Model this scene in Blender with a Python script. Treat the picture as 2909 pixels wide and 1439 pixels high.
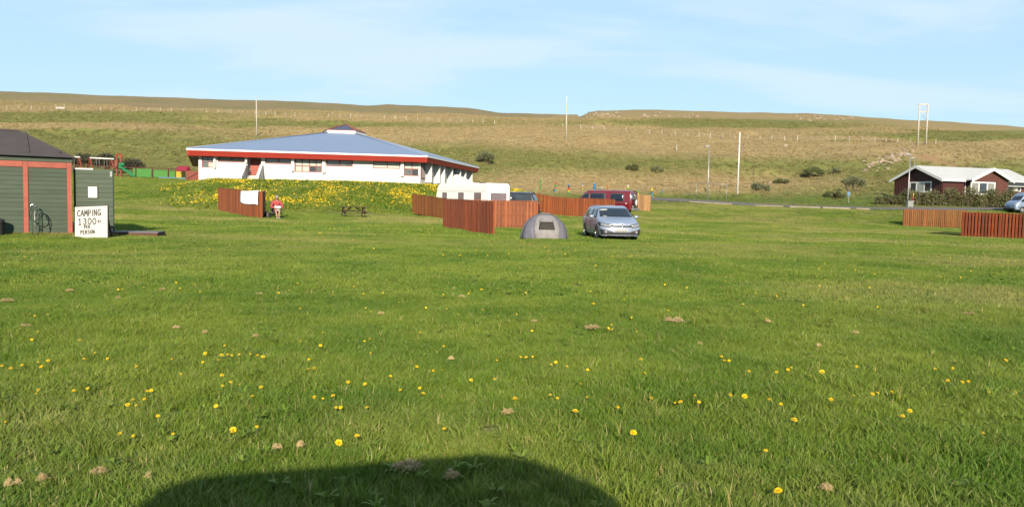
import bpy, bmesh, math, random
import numpy as np
from mathutils import Vector, Matrix
from mathutils.bvhtree import BVHTree

for o in list(bpy.data.objects):
    bpy.data.objects.remove(o)
SC = bpy.context.scene
C = SC.collection
RAD = math.radians
random.seed(7)
RNG = np.random.default_rng(11)

# ------------------------------------------------------------------ camera
FPX, UC, VC = 2200.0, 1454.5, 719.5          # focal length and centre, in pixels of the photograph
EYE = Vector((0, 0, 1.6))
PITCH, ROLL = 3.70, 1.2
cam_d = bpy.data.cameras.new('camera')
cam = bpy.data.objects.new('camera', cam_d)
C.objects.link(cam)
cam_d.sensor_width = 36
cam_d.lens = 36 * FPX / 2909
cam_d.clip_start = 0.05
cam_d.clip_end = 6000
RCAM = Matrix.Rotation(RAD(90 - PITCH), 3, 'X') @ Matrix.Rotation(RAD(ROLL), 3, 'Z')
cam.matrix_world = Matrix.Translation(EYE) @ RCAM.to_4x4()
SC.camera = cam

# ------------------------------------------------------------------ light
SUN_ELEV, SUN_AZ = 22.5, 4.0      # the sun stands behind the camera, a little to the right
sun_from = Vector((math.sin(RAD(SUN_AZ)) * math.cos(RAD(SUN_ELEV)), -math.cos(RAD(SUN_AZ)) * math.cos(RAD(SUN_ELEV)), math.sin(RAD(SUN_ELEV))))
sl = bpy.data.lights.new('sun', 'SUN')
sl.energy = 5.0
sl.angle = RAD(0.55)
sl.color = (1.0, 0.86, 0.66)
so = bpy.data.objects.new('sun', sl)
C.objects.link(so)
so.rotation_euler = sun_from.to_track_quat('Z', 'Y').to_euler()

W = bpy.data.worlds.new('World')
SC.world = W
W.use_nodes = True
wn, wl = W.node_tree.nodes, W.node_tree.links
wn.clear()
w_out = wn.new('ShaderNodeOutputWorld')
w_bg = wn.new('ShaderNodeBackground')
w_sky = wn.new('ShaderNodeTexSky')
w_sky.sky_type = 'NISHITA'
w_sky.sun_disc = False
w_sky.sun_elevation = RAD(SUN_ELEV)
w_sky.sun_rotation = math.atan2(sun_from.x, sun_from.y)
w_sky.altitude = 50
w_sky.air_density = 1.0
w_sky.dust_density = 0.35
w_sky.ozone_density = 1.6
w_bg.inputs['Strength'].default_value = 0.077
# thin cirrus: streaky noise on the sky vault seen as a flat high layer
g_tc = wn.new('ShaderNodeTexCoord')
g_sep = wn.new('ShaderNodeSeparateXYZ')
wl.new(g_tc.outputs['Generated'], g_sep.inputs[0])
def wmath(op, a, b=None, clamp=False):
    n = wn.new('ShaderNodeMath'); n.operation = op; n.use_clamp = clamp
    for k, v in enumerate((a, b)):
        if v is None: continue
        if isinstance(v, (int, float)): n.inputs[k].default_value = v
        else: wl.new(v, n.inputs[k])
    return n.outputs[0]
zz = wmath('MAXIMUM', g_sep.outputs['Z'], 0.02)
zp = wmath('ADD', zz, 0.12)
px = wmath('DIVIDE', g_sep.outputs['X'], zp)
py = wmath('DIVIDE', g_sep.outputs['Y'], zp)
g_cb = wn.new('ShaderNodeCombineXYZ')
wl.new(px, g_cb.inputs[0]); wl.new(py, g_cb.inputs[1])
g_map = wn.new('ShaderNodeMapping')
g_map.inputs['Rotation'].default_value = (0, 0, RAD(8))
g_map.inputs['Scale'].default_value = (0.42, 0.85, 1)
g_map.inputs['Location'].default_value = (-0.84, 0.4, 0)
wl.new(g_cb.outputs[0], g_map.inputs['Vector'])
g_n = wn.new('ShaderNodeTexNoise')
g_n.inputs['Scale'].default_value = 1.15
g_n.inputs['Detail'].default_value = 7
g_n.inputs['Roughness'].default_value = 0.5
g_n.inputs['Distortion'].default_value = 0.35
wl.new(g_map.outputs[0], g_n.inputs['Vector'])
g_r = wn.new('ShaderNodeMapRange')
g_r.inputs['From Min'].default_value = 0.45
g_r.inputs['From Max'].default_value = 0.65
g_r.interpolation_type = 'SMOOTHERSTEP'
wl.new(g_n.outputs['Fac'], g_r.inputs['Value'])
cl_f = wmath('MULTIPLY', g_r.outputs[0], 0.85)
g_mix = wn.new('ShaderNodeMix')
g_mix.data_type = 'RGBA'
wl.new(cl_f, g_mix.inputs['Factor'])
g_veil = wn.new('ShaderNodeMix')          # thin high haze evens the blue out
g_veil.data_type = 'RGBA'
g_veil.inputs['Factor'].default_value = 0.8
wl.new(w_sky.outputs[0], g_veil.inputs[6])
g_veil.inputs[7].default_value = (2.95, 4.4, 5.8, 1)
wl.new(g_veil.outputs[2], g_mix.inputs[6])
g_mix.inputs[7].default_value = (4.1, 5.05, 5.85, 1)
wl.new(g_mix.outputs[2], w_bg.inputs['Color'])
wl.new(w_bg.outputs[0], w_out.inputs['Surface'])

SC.view_settings.view_transform = 'Standard'
SC.view_settings.look = 'None'
SC.view_settings.gamma = 1.0
SC.view_settings.use_curve_mapping = False
SC.view_settings.exposure = 1.2
SC.render.engine = 'CYCLES'
SC.cycles.max_bounces = 6
SC.cycles.diffuse_bounces = 3
SC.cycles.glossy_bounces = 3
SC.cycles.transparent_max_bounces = 8

# ------------------------------------------------------------------ terrain as a function
def hash2(ix, iy, seed):
    h = (ix.astype(np.int64) * 374761393 + iy.astype(np.int64) * 668265263 + seed * 1442695041) & 0xFFFFFFFF
    h = ((h ^ (h >> 13)) * 1274126177) & 0xFFFFFFFF
    return ((h ^ (h >> 16)) & 0xFFFF) / 65535.0
def vnoise(x, y, seed=0):
    x = np.asarray(x, float); y = np.asarray(y, float)
    ix, iy = np.floor(x), np.floor(y)
    fx, fy = x - ix, y - iy
    fx = fx * fx * fx * (fx * (fx * 6 - 15) + 10); fy = fy * fy * fy * (fy * (fy * 6 - 15) + 10)
    a, b = hash2(ix, iy, seed), hash2(ix + 1, iy, seed)
    c, d = hash2(ix, iy + 1, seed), hash2(ix + 1, iy + 1, seed)
    return (a + (b - a) * fx) * (1 - fy) + (c + (d - c) * fx) * fy
def fbm(x, y, seed=0, octv=4, gain=0.5):
    t, amp, n = 0, 1.0, 0
    for k in range(octv):
        ca, sa = math.cos(k * 1.3), math.sin(k * 1.3)
        t = t + amp * (vnoise((x * ca - y * sa) * 2 ** k, (x * sa + y * ca) * 2 ** k, seed + k * 17) - 0.5)
        n += amp; amp *= gain
    return t / n * 2

def sstep(a, b, x):
    t = np.clip((np.asarray(x, float) - a) / (b - a), 0, 1)
    return t * t * (3 - 2 * t)

# depth -> height, at several bearings (bearing s = X/Y*FPX)
PROF = [
 (-1500, [(0,0),(30,.0),(40,.3),(50,.75),(60,1.3),(70,2.3),(80,3.1),(86,3.6),(100,4.6),(140,9.5),(178,16.2),(260,30.2)]),
 (-1150, [(0,0),(30,.02),(40,.15),(50,.5),(60,1.2),(70,2.2),(80,3.1),(86,3.6),(100,4.6),(140,9.3),(178,15.8),(260,29.7)]),
 (-960,  [(0,0),(30,.02),(40,.12),(50,.45),(57,.8),(66,2.0),(74,2.9),(86,3.5),(100,4.5),(140,9.3),(178,15.8),(258,28.9)]),
 (-840,  [(0,0),(30,.0),(40,.08),(50,.42),(56,.7),(66,2.95),(72,3.1),(95,3.3),(110,5.0),(140,9.5),(178,15.8),(255,28.2)]),
 (-500,  [(0,0),(30,.0),(40,.05),(50,.33),(57,.55),(66,2.95),(72,3.08),(95,3.2),(110,5.0),(140,9.5),(178,15.8),(240,26.6)]),
 (-250,  [(0,0),(30,.0),(40,.03),(50,.22),(60,.5),(69,2.9),(76,3.1),(100,3.2),(115,5.2),(140,9.6),(176,15.8),(235,25.6)]),
 (0,     [(0,0),(30,.0),(40,.0),(50,.15),(60,.38),(69,.75),(77,2.9),(83,2.75),(95,2.9),(105,3.3),(140,9.8),(172,15.9),(230,24.7)]),
 (110,   [(0,0),(30,.0),(40,.0),(50,.12),(60,.36),(70,.62),(77,1.7),(83,2.0),(95,2.6),(105,3.2),(140,9.4),(172,16.0),(228,24.2)]),
 (200,   [(0,0),(30,.0),(50,.1),(60,.32),(70,.58),(80,1.15),(90,1.9),(100,2.65),(118,3.6),(150,10.0),(172,15.9),(225,23.6)]),
 (650,   [(0,0),(30,.0),(50,.0),(60,.1),(70,.32),(80,1.2),(85,1.65),(92,2.2),(98,2.65),(118,3.6),(140,6.8),(172,14.5),(215,20.5)]),
 (1250,  [(0,0),(30,.0),(52,.0),(66,.05),(73,.1),(80,1.1),(86,1.8),(93,2.3),(100,3.1),(120,4.0),(150,8.5),(180,15.2),(215,20.6)]),
 (1500,  [(0,0),(30,.0),(52,.0),(66,.05),(73,.2),(80,1.2),(86,1.8),(93,2.3),(100,3.1),(120,4.0),(150,8.5),(180,14.8),(215,19.9)]),
]
PROF_S = np.array([p[0] for p in PROF], float)
YF = np.array([p[1][-1][0] for p in PROF], float)
SKY_U = np.array([-300,0,282,565,850,1040,1095,1150,1300,1344,1410,1434,1600,1640,1665,1690,1850,2000,2200,2372,2600,2800,2909,3300], float) - UC
SKY_E = np.array([287,283.5,279.5,276,271.6,265,270,267,265,262,251,249.5,252,251,263.5,268,271,270.5,268.7,266.3,258,247,241,215], float)
KNOLL = (83.0, 163.0)
def H(X, Y, fine=True):
    X = np.asarray(X, float); Y = np.asarray(Y, float)
    X, Y = np.broadcast_arrays(X, Y)
    Yc = np.maximum(Y, 0.0)
    s = np.clip(X / np.maximum(Yc, 8.0) * FPX, -1500, 1500)
    zk = np.stack([np.interp(Yc, [a for a, b in p[1]], [b for a, b in p[1]]) for p in PROF])
    k = np.clip(np.searchsorted(PROF_S, s) - 1, 0, len(PROF) - 2)
    t = (s - PROF_S[k]) / (PROF_S[k + 1] - PROF_S[k]); t = t * t * (3 - 2 * t)
    pick = lambda a, i: np.take_along_axis(a, i[None], 0)[0]
    z = pick(zk, k) * (1 - t) + pick(zk, k + 1) * t
    yf = YF[k] * (1 - t) + YF[k + 1] * t
    R = 600 - 220 * sstep(1590 - UC, 1690 - UC, s)
    zr = 1.6 + np.interp(s, SKY_U, SKY_E) * R / FPX
    tt = np.clip((Y - yf) / (R - yf), 0, 1)
    zfar = z + (zr - z) * np.where(tt < 1, tt ** 0.93, 1)
    zfar = np.where(Y > R, zr - 0.04 * (Y - R), zfar)
    z = np.where(Y > yf, zfar, z)
    # knoll with the rocky outcrop
    dx, dy = (X - KNOLL[0]) / 15.0, (Y - KNOLL[1]) / 12.0
    z = z + 2.6 * np.exp(-(dx * dx + dy * dy))
    if fine:
        hill = sstep(105, 150, Y) * (1 - 0.75 * sstep(230, 330, Y))
        z = z + hill * (fbm(X / 24, Y / 13, 3, 4) * 2.1 + fbm(X / 5, Y / 4, 5, 3) * 0.35)
        foot = sstep(94, 104, Y) * (1 - sstep(135, 175, Y)) * sstep(-1300, -1000, s) * np.where((s < -80) & (Y < 122), 0, 1)
        z = z + foot * np.maximum(0, fbm(X / 3.4, Y / 2.6, 101, 3)) * 1.1
        far = sstep(230, 330, Y)
        z = z + far * fbm(X / 35, Y / 60, 9, 3) * 0.9
        near = 1 - sstep(60, 90, Y)
        z = z + near * (fbm(X / 6, Y / 5, 21, 3) * 0.06 + fbm(X / 1.3, Y / 1.1, 23, 2) * 0.028)
        mid = sstep(60, 80, Y) * (1 - sstep(105, 150, Y))
        z = z + mid * fbm(X / 7, Y / 7, 31, 3) * 0.12
    return z
def Hs(x, y): return float(H(np.array([x]), np.array([y]))[0])

def ray(u, v):
    return RCAM @ Vector(((u - UC) / FPX, -(v - VC) / FPX, -1))
def P(u, v, d):
    r = ray(u, v)
    return EYE + r * (d / r.y)
def G(u, v, dmin=3.0, dmax=640.0):
    """where the sight line meets the ground"""
    r = ray(u, v)
    ds = np.geomspace(dmin, dmax, 1500)
    t = ds / r.y
    zs = EYE.z + r.z * t
    hz = H(r.x * t, ds)
    b = np.nonzero(zs < hz)[0]
    d = ds[b[0]] if len(b) else dmax
    return Vector((r.x * d / r.y, d, Hs(r.x * d / r.y, d)))
def at(u, d, dz=0.0):
    """ground point under photo column u at depth d"""
    q = P(u, 577, d)
    for _ in range(3):
        z = Hs(q.x, d)
        v = 577 + 0.021 * (u - UC) - (z - 1.6) / d * FPX
        q = P(u, v, d)
    return Vector((q.x, d, Hs(q.x, d) + dz))

# ------------------------------------------------------------------ vegetation zones
DRY = [
 (300,  [(255,.72),(300,.7),(306,.8),(318,.8),(328,.25),(345,.3),(352,.8),(368,.85),(378,.35),(400,.2),(440,.12),(480,.06),(520,.02)]),
 (900,  [(285,.72),(318,.7),(325,.8),(338,.85),(346,.35),(362,.25),(370,.8),(388,.9),(400,.7),(420,.3),(520,.1)]),
 (1500, [(320,.75),(345,.75),(352,.55),(362,.85),(400,.95),(420,.7),(440,.35),(470,.28),(490,.55),(510,.8),(535,.85),(550,.6),(562,.2),(580,.04)]),
 (2100, [(318,.9),(338,.75),(345,.15),(362,.12),(372,.8),(400,.95),(430,.9),(452,.55),(470,.3),(495,.5),(520,.78),(545,.6),(560,.15),(580,.04)]),
 (2700, [(350,.9),(370,.75),(378,.15),(395,.15),(402,.8),(430,.85),(460,.5),(480,.3),(520,.3),(550,.1),(570,.02)]),
]
def veg(X, Y, Z):
    s = X / np.maximum(Y, 5) * FPX
    u = s + UC
    v = 577 + 0.021 * s - (Z - 1.6) / np.maximum(Y, 5) * FPX
    wv = v + (fbm(X / 30, Y / 18, 41, 3) * 14 + fbm(X / 9, Y / 6, 43, 2) * 3) * sstep(100, 150, Y) * (1 - .65 * sstep(220, 300, Y))
    us = np.array([d[0] for d in DRY], float)
    dk = np.stack([np.interp(wv, [a for a, b in d[1]], [b for a, b in d[1]]) for d in DRY])
    k = np.clip(np.searchsorted(us, u) - 1, 0, len(us) - 2)
    t = np.clip((u - us[k]) / (us[k + 1] - us[k]), 0, 1)
    dry = np.take_along_axis(dk, k[None], 0)[0] * (1 - t) + np.take_along_axis(dk, k[None] + 1, 0)[0] * t
    hill = sstep(80, 110, Y)
    dry_f = np.clip(0.0 + .19 * sstep(12, 55, Y) + fbm(X / 8, Y / 5, 51, 4) * 0.62 + fbm(X / 1.1, Y / 1.1, 55, 2) * 0.10, 0, 0.5)
    dry = dry * hill + dry_f * (1 - hill)
    dry = np.where(Y > 95, (dry - .45) * 1.75 + .47 - .10 * (1 - sstep(1200, 1700, u)), dry)
    dry = np.clip(dry + hill * (fbm(X / 7, Y / 5, 53, 3) * 0.14), 0, 1)
    dry = np.where(Y > 98, np.maximum(dry, .30 * sstep(98, 112, Y)), dry)
    moor = sstep(250, 300, Y) * np.where(u < 1560, 1.0, 0.12 * sstep(300, 350, Y))
    return dry, moor

# ------------------------------------------------------------------ materials
def lin(h):
    h = h.lstrip('#')
    c = [int(h[i:i + 2], 16) / 255 for i in (0, 2, 4)]
    return tuple(x / 12.92 if x <= 0.04045 else ((x + 0.055) / 1.055) ** 2.4 for x in c)
def pc(h, k=3.3):
    """paint colour from how the sunlit paint looks in the photograph"""
    return tuple(c / k for c in lin(h))
def nd(nt, kind, **kw):
    n = nt.nodes.new(kind)
    for k, v in kw.items(): setattr(n, k, v)
    return n
def mat(name, col, rough=0.65, var=0.15, scale=6.0, bump=0.0, metal=0.0, spec=0.4, coat=0.0, stretch=(1, 1, 1), rnd=0.0, col2=None, fine=0.0, translucent=0.0):
    m = bpy.data.materials.new(name)
    m.use_nodes = True
    nt = m.node_tree
    b = nt.nodes['Principled BSDF']
    b.inputs['Roughness'].default_value = rough
    b.inputs['Metallic'].default_value = metal
    b.inputs['Specular IOR Level'].default_value = spec
    if coat:
        b.inputs['Coat Weight'].default_value = coat
        b.inputs['Coat Roughness'].default_value = 0.08
    tc = nd(nt, 'ShaderNodeTexCoord')
    oi = nd(nt, 'ShaderNodeObjectInfo')
    add = nd(nt, 'ShaderNodeVectorMath', operation='ADD')
    sc = nd(nt, 'ShaderNodeVectorMath', operation='SCALE')
    cmb = nd(nt, 'ShaderNodeCombineXYZ')
    for k in range(3): nt.links.new(oi.outputs['Random'], cmb.inputs[k])
    nt.links.new(cmb.outputs[0], sc.inputs[0]); sc.inputs['Scale'].default_value = 37.0
    nt.links.new(tc.outputs['Object'], add.inputs[0]); nt.links.new(sc.outputs[0], add.inputs[1])
    mp = nd(nt, 'ShaderNodeMapping'); mp.inputs['Scale'].default_value = stretch
    nt.links.new(add.outputs[0], mp.inputs['Vector'])
    n1 = nd(nt, 'ShaderNodeTexNoise'); n1.inputs['Scale'].default_value = scale; n1.inputs['Detail'].default_value = 6; n1.inputs['Roughness'].default_value = 0.62
    nt.links.new(mp.outputs[0], n1.inputs['Vector'])
    mr = nd(nt, 'ShaderNodeMapRange'); mr.inputs['From Min'].default_value = 0.3; mr.inputs['From Max'].default_value = 0.7
    nt.links.new(n1.outputs['Fac'], mr.inputs['Value'])
    mx = nd(nt, 'ShaderNodeMix', data_type='RGBA')
    c2 = col2 or tuple(c * (1 - var) for c in col)
    c1 = col if col2 else tuple(min(1, c * (1 + var * 0.5)) for c in col)
    mx.inputs[6].default_value = (*c1, 1); mx.inputs[7].default_value = (*c2, 1)
    nt.links.new(mr.outputs[0], mx.inputs['Factor'])
    outc = mx.outputs[2]
    if rnd:
        hs = nd(nt, 'ShaderNodeHueSaturation')
        r2 = nd(nt, 'ShaderNodeMapRange'); r2.inputs['To Min'].default_value = 1 - rnd; r2.inputs['To Max'].default_value = 1 + rnd
        nt.links.new(oi.outputs['Random'], r2.inputs['Value']); nt.links.new(r2.outputs[0], hs.inputs['Value'])
        nt.links.new(outc, hs.inputs['Color']); outc = hs.outputs[0]
    nt.links.new(outc, b.inputs['Base Color'])
    if bump:
        bp = nd(nt, 'ShaderNodeBump'); bp.inputs['Strength'].default_value = bump; bp.inputs['Distance'].default_value = 0.02
        n2 = nd(nt, 'ShaderNodeTexNoise'); n2.inputs['Scale'].default_value = scale * 4; n2.inputs['Detail'].default_value = 4
        nt.links.new(mp.outputs[0], n2.inputs['Vector'])
        nt.links.new(n2.outputs['Fac'], bp.inputs['Height']); nt.links.new(bp.outputs[0], b.inputs['Normal'])
    if translucent:
        tr = nd(nt, 'ShaderNodeBsdfTranslucent'); ms = nd(nt, 'ShaderNodeMixShader'); ms.inputs[0].default_value = translucent
        nt.links.new(outc, tr.inputs['Color'])
        nt.links.new(b.outputs[0], ms.inputs[1]); nt.links.new(tr.outputs[0], ms.inputs[2])
        nt.links.new(ms.outputs[0], nt.nodes['Material Output'].inputs['Surface'])
    return m

M = {}
M['white_wall'] = mat('white_plaster', (.46, .455, .44), .8, .06, 1.5, .15, spec=.2)
M['white_paint'] = mat('white_paint', (.50, .50, .495), .5, .06, 3, .0)
M['cream'] = mat('cream_panel', (.72, .70, .63), .4, .08, 2, 0)
M['red_fascia'] = mat('red_fascia_paint', pc('#CC2E10'), .55, .12, 2, .05)
M['red_frame'] = mat('red_frame_paint', pc('#A83A32'), .5, .15, 5, .05)
M['red_door'] = mat('red_door_paint', pc('#CC4A34'), .5, .12, 3, .05)
M['roof_blue'] = mat('grey_blue_roof_metal', (.125, .165, .255), .5, .08, 1.2, 0, spec=.4)
M['seam'] = mat('roof_seam', (.11, .145, .225), .5, .1, 3)
M['skylight'] = mat('skylight_glass', (.016, .022, .055), .2, .3, 2, spec=.25)
M['copper'] = mat('copper_red_trim', pc('#B06A58'), .55, .2, 6)
M['glass'] = mat('window_glass', (.025, .032, .04), .04, .3, 2, spec=.7)
M['glass_mid'] = mat('window_glass_pale_room', (.085, .095, .10), .08, .4, 1.5, spec=.6)
M['blind'] = mat('pale_roller_blind', (.26, .275, .25), .3, .10, 2, spec=.5)
M['curtain'] = mat('net_curtain', (.16, .16, .145), .4, .5, 9, stretch=(6, 6, .3))
M['concrete'] = mat('concrete', (.36, .34, .31), .85, .25, 4, .2)
M['steel'] = mat('galvanised_steel', (.24, .245, .25), .42, .2, 5, metal=.5)
M['shed_green'] = mat('green_shed_boards', pc('#586C58', 3.0), .7, .25, 3, .18, stretch=(.35, 3, 3), rnd=.10)
M['shed_red'] = mat('faded_red_shed_trim', pc('#D67360', 3.0), .65, .2, 4, .15, rnd=.05)
M['shed_roof'] = mat('dark_felt_roof', pc('#4E484A', 2.2), .85, .15, 2, .2)
M['paper'] = mat('white_notice_paper', (.42, .42, .415), .6, .03, 4)
M['board_white'] = mat('white_sign_board', (.33, .33, .32), .55, .05, 3, .05)
M['ink'] = mat('black_marker_ink', (.018, .018, .020), .6, .2, 30)
M['rubber'] = mat('black_rubber', (.018, .018, .018), .75, .3, 12, .2)
M['hose'] = mat('green_hose', pc('#3C5A48'), .5, .2, 8)
M['deck'] = mat('weathered_deck_boards', pc('#74727A', 1.8), .75, .25, 5, .2, stretch=(.3, 4, 4), rnd=.12)
M['deck_side'] = mat('red_brown_deck_side', pc('#7A3E2C'), .75, .2, 5, .2)
def wood(name, h, h2, rn=.3):
    return mat(name, pc(h), .68, .2, 5, .3, stretch=(5, 5, .45), rnd=rn, col2=pc(h2))
M['fence_orange'] = wood('orange_stained_fence_wood', '#CA7036', '#9E4E1E')
M['fence_amber'] = wood('amber_stained_fence_wood', '#BC7430', '#8E531C')
M['fence_red'] = wood('dark_red_stained_fence_wood', '#C05C24', '#8A3C12')
M['fence_brown'] = wood('red_brown_fence_wood', '#C66A2C', '#964A1A')
M['fence_pale'] = wood('pale_new_fence_wood', '#E2AE6E', '#BE8A50')
M['table_wood'] = wood('dark_red_brown_table_wood', '#6A4438', '#462A20')
M['play_red'] = mat('faded_red_play_timber', pc('#B2533F'), .6, .2, 6, .1)
M['play_brown'] = mat('brown_play_fence_wood', pc('#6A3324'), .7, .2, 6, .1)
M['play_green'] = mat('bright_green_panel', pc('#4FA83A'), .5, .1, 3)
M['slide_green'] = mat('green_plastic_slide', pc('#1E9E5E'), .35, .08, 3)
M['play_yellow'] = mat('bright_yellow_panel', pc('#E6CF12'), .5, .06, 3)
M['play_pink'] = mat('crimson_play_roof', pc('#B92D4A'), .5, .1, 3)
M['play_blue'] = mat('pale_blue_panel', pc('#6FA9D8'), .5, .1, 3)
M['pole_wood'] = mat('pale_weathered_pole', (.30, .28, .25), .8, .2, 6, .2, stretch=(4, 4, .3))
M['pole_white'] = mat('white_painted_pole', (.40, .40, .39), .55, .08, 4)
M['post_pale'] = mat('pale_fence_post', (.30, .28, .24), .85, .2, 6, .2, rnd=.2)
M['lamp_glass'] = mat('lamp_diffuser', (.8, .8, .8), .3, .05, 4)
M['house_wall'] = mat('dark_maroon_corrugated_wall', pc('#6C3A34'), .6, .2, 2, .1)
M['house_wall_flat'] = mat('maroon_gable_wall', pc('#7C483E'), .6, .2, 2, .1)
M['roof_white'] = mat('pale_grey_corrugated_roof', (.36, .365, .37), .5, .1, 2)
M['asphalt'] = mat('grey_asphalt', (.085, .075, .07), .9, .25, 1.5, .3)
M['kerb'] = mat('pale_kerb_stone', (.20, .17, .13), .85, .25, 4, .2, rnd=.1)
M['stone'] = mat('lichen_grey_stone', (.20, .155, .115), .9, .4, 3, .5, rnd=.25)
M['silver'] = mat('silver_car_paint', (.185, .225, .31), .36, .04, 8, metal=.3, spec=.4, coat=.3)
M['silver_van'] = mat('silver_blue_van_paint', (.15, .20, .29), .32, .04, 8, metal=.3, coat=.4)
M['maroon'] = mat('dark_red_van_paint', (.085, .006, .010), .28, .08, 4, coat=.6)
M['black_paint'] = mat('black_car_paint', (.016, .018, .024), .22, .1, 4, coat=.6)
M['trim'] = mat('black_plastic_trim', (.02, .02, .021), .6, .2, 10)
M['chrome'] = mat('chrome_trim', (.45, .45, .46), .22, .05, 6, metal=1.0)
M['car_glass'] = mat('car_glass', (.008, .012, .020), .05, .2, 3, spec=.45)
M['lamp_clear'] = mat('clear_headlamp', (.22, .23, .25), .12, .4, 14, metal=.3)
M['lamp_red'] = mat('red_tail_lamp', (.30, .01, .01), .2, .1, 8)
M['plate'] = mat('white_number_plate', (.24, .24, .24), .4, .04, 8)
M['tent_grey'] = mat('blue_grey_tent_fabric', (.10, .10, .13), .75, .25, 4, .5, translucent=.05)
M['tent_light'] = mat('light_grey_tent_fabric', (.155, .148, .155), .75, .25, 4, .5, translucent=.05)
M['tent_black'] = mat('black_tent_piping', (.025, .025, .03), .7, .2, 8)
M['mesh'] = mat('dark_tent_mesh', (.020, .017, .014), .8, .3, 60)
M['caravan'] = mat('white_caravan_panel', (.56, .555, .54), .35, .05, 2, spec=.5)
M['caravan_window'] = mat('pinkish_caravan_window', (.13, .10, .115), .08, .2, 1.5, spec=.5)
M['seal'] = mat('dark_window_seal', (.05, .05, .055), .6, .2, 10)
M['skin'] = mat('skin', (.24, .125, .085), .55, .1, 12)
M['coral'] = mat('coral_knit', (.24, .04, .042), .85, .15, 25, .3)
M['white_cloth'] = mat('white_cloth', (.35, .35, .36), .85, .08, 10, .2)
M['grey_hair'] = mat('grey_hair', (.20, .195, .19), .6, .3, 40, .4, stretch=(1, 1, 4))
M['leaf'] = mat('shrub_leaf', (.10, .118, .042), .6, .4, .8, rnd=.0, translucent=.25)
M['leaf_hedge'] = mat('hedge_leaf', (.10, .105, .040), .6, .45, .7, translucent=.25)
M['leaf_grey'] = mat('willow_leaf', (.135, .15, .075), .65, .4, .8, translucent=.25)
M['leaf_dark'] = mat('dusky_shrub_leaf', (.045, .047, .026), .65, .4, .8, translucent=.15)
M['twig'] = mat('brown_twig', (.085, .058, .038), .85, .3, 6)
M['dandelion'] = mat('dandelion_petal', (.62, .42, .004), .55, .25, 60, translucent=.15)
M['dandelion_stem'] = mat('dandelion_stem', (.10, .13, .05), .6, .2, 20)
M['hay'] = mat('dry_cut_grass', (.44, .33, .17), .8, .4, 9, translucent=.15)
def towel_mat():
    m = mat('patterned_towel', (.4, .4, .4), .85, .05, 8)
    nt = m.node_tree; b = nt.nodes['Principled BSDF']
    tc = nd(nt, 'ShaderNodeTexCoord'); mp = nd(nt, 'ShaderNodeMapping'); mp.inputs['Scale'].default_value = (26, 26, 17)
    vo = nd(nt, 'ShaderNodeTexVoronoi', feature='F1'); vo.inputs['Scale'].default_value = 1.0
    r = nd(nt, 'ShaderNodeMapRange'); r.inputs['From Min'].default_value = .20; r.inputs['From Max'].default_value = .34
    mx = nd(nt, 'ShaderNodeMix', data_type='RGBA'); mx.inputs[6].default_value = (.03, .03, .04, 1); mx.inputs[7].default_value = (.78, .78, .80, 1)
    nt.links.new(tc.outputs['Object'], mp.inputs[0]); nt.links.new(mp.outputs[0], vo.inputs['Vector'])
    nt.links.new(vo.outputs['Distance'], r.inputs['Value']); nt.links.new(r.outputs[0], mx.inputs['Factor'])
    nt.links.new(mx.outputs[2], b.inputs['Base Color'])
    return m
M['towel'] = towel_mat()

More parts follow.
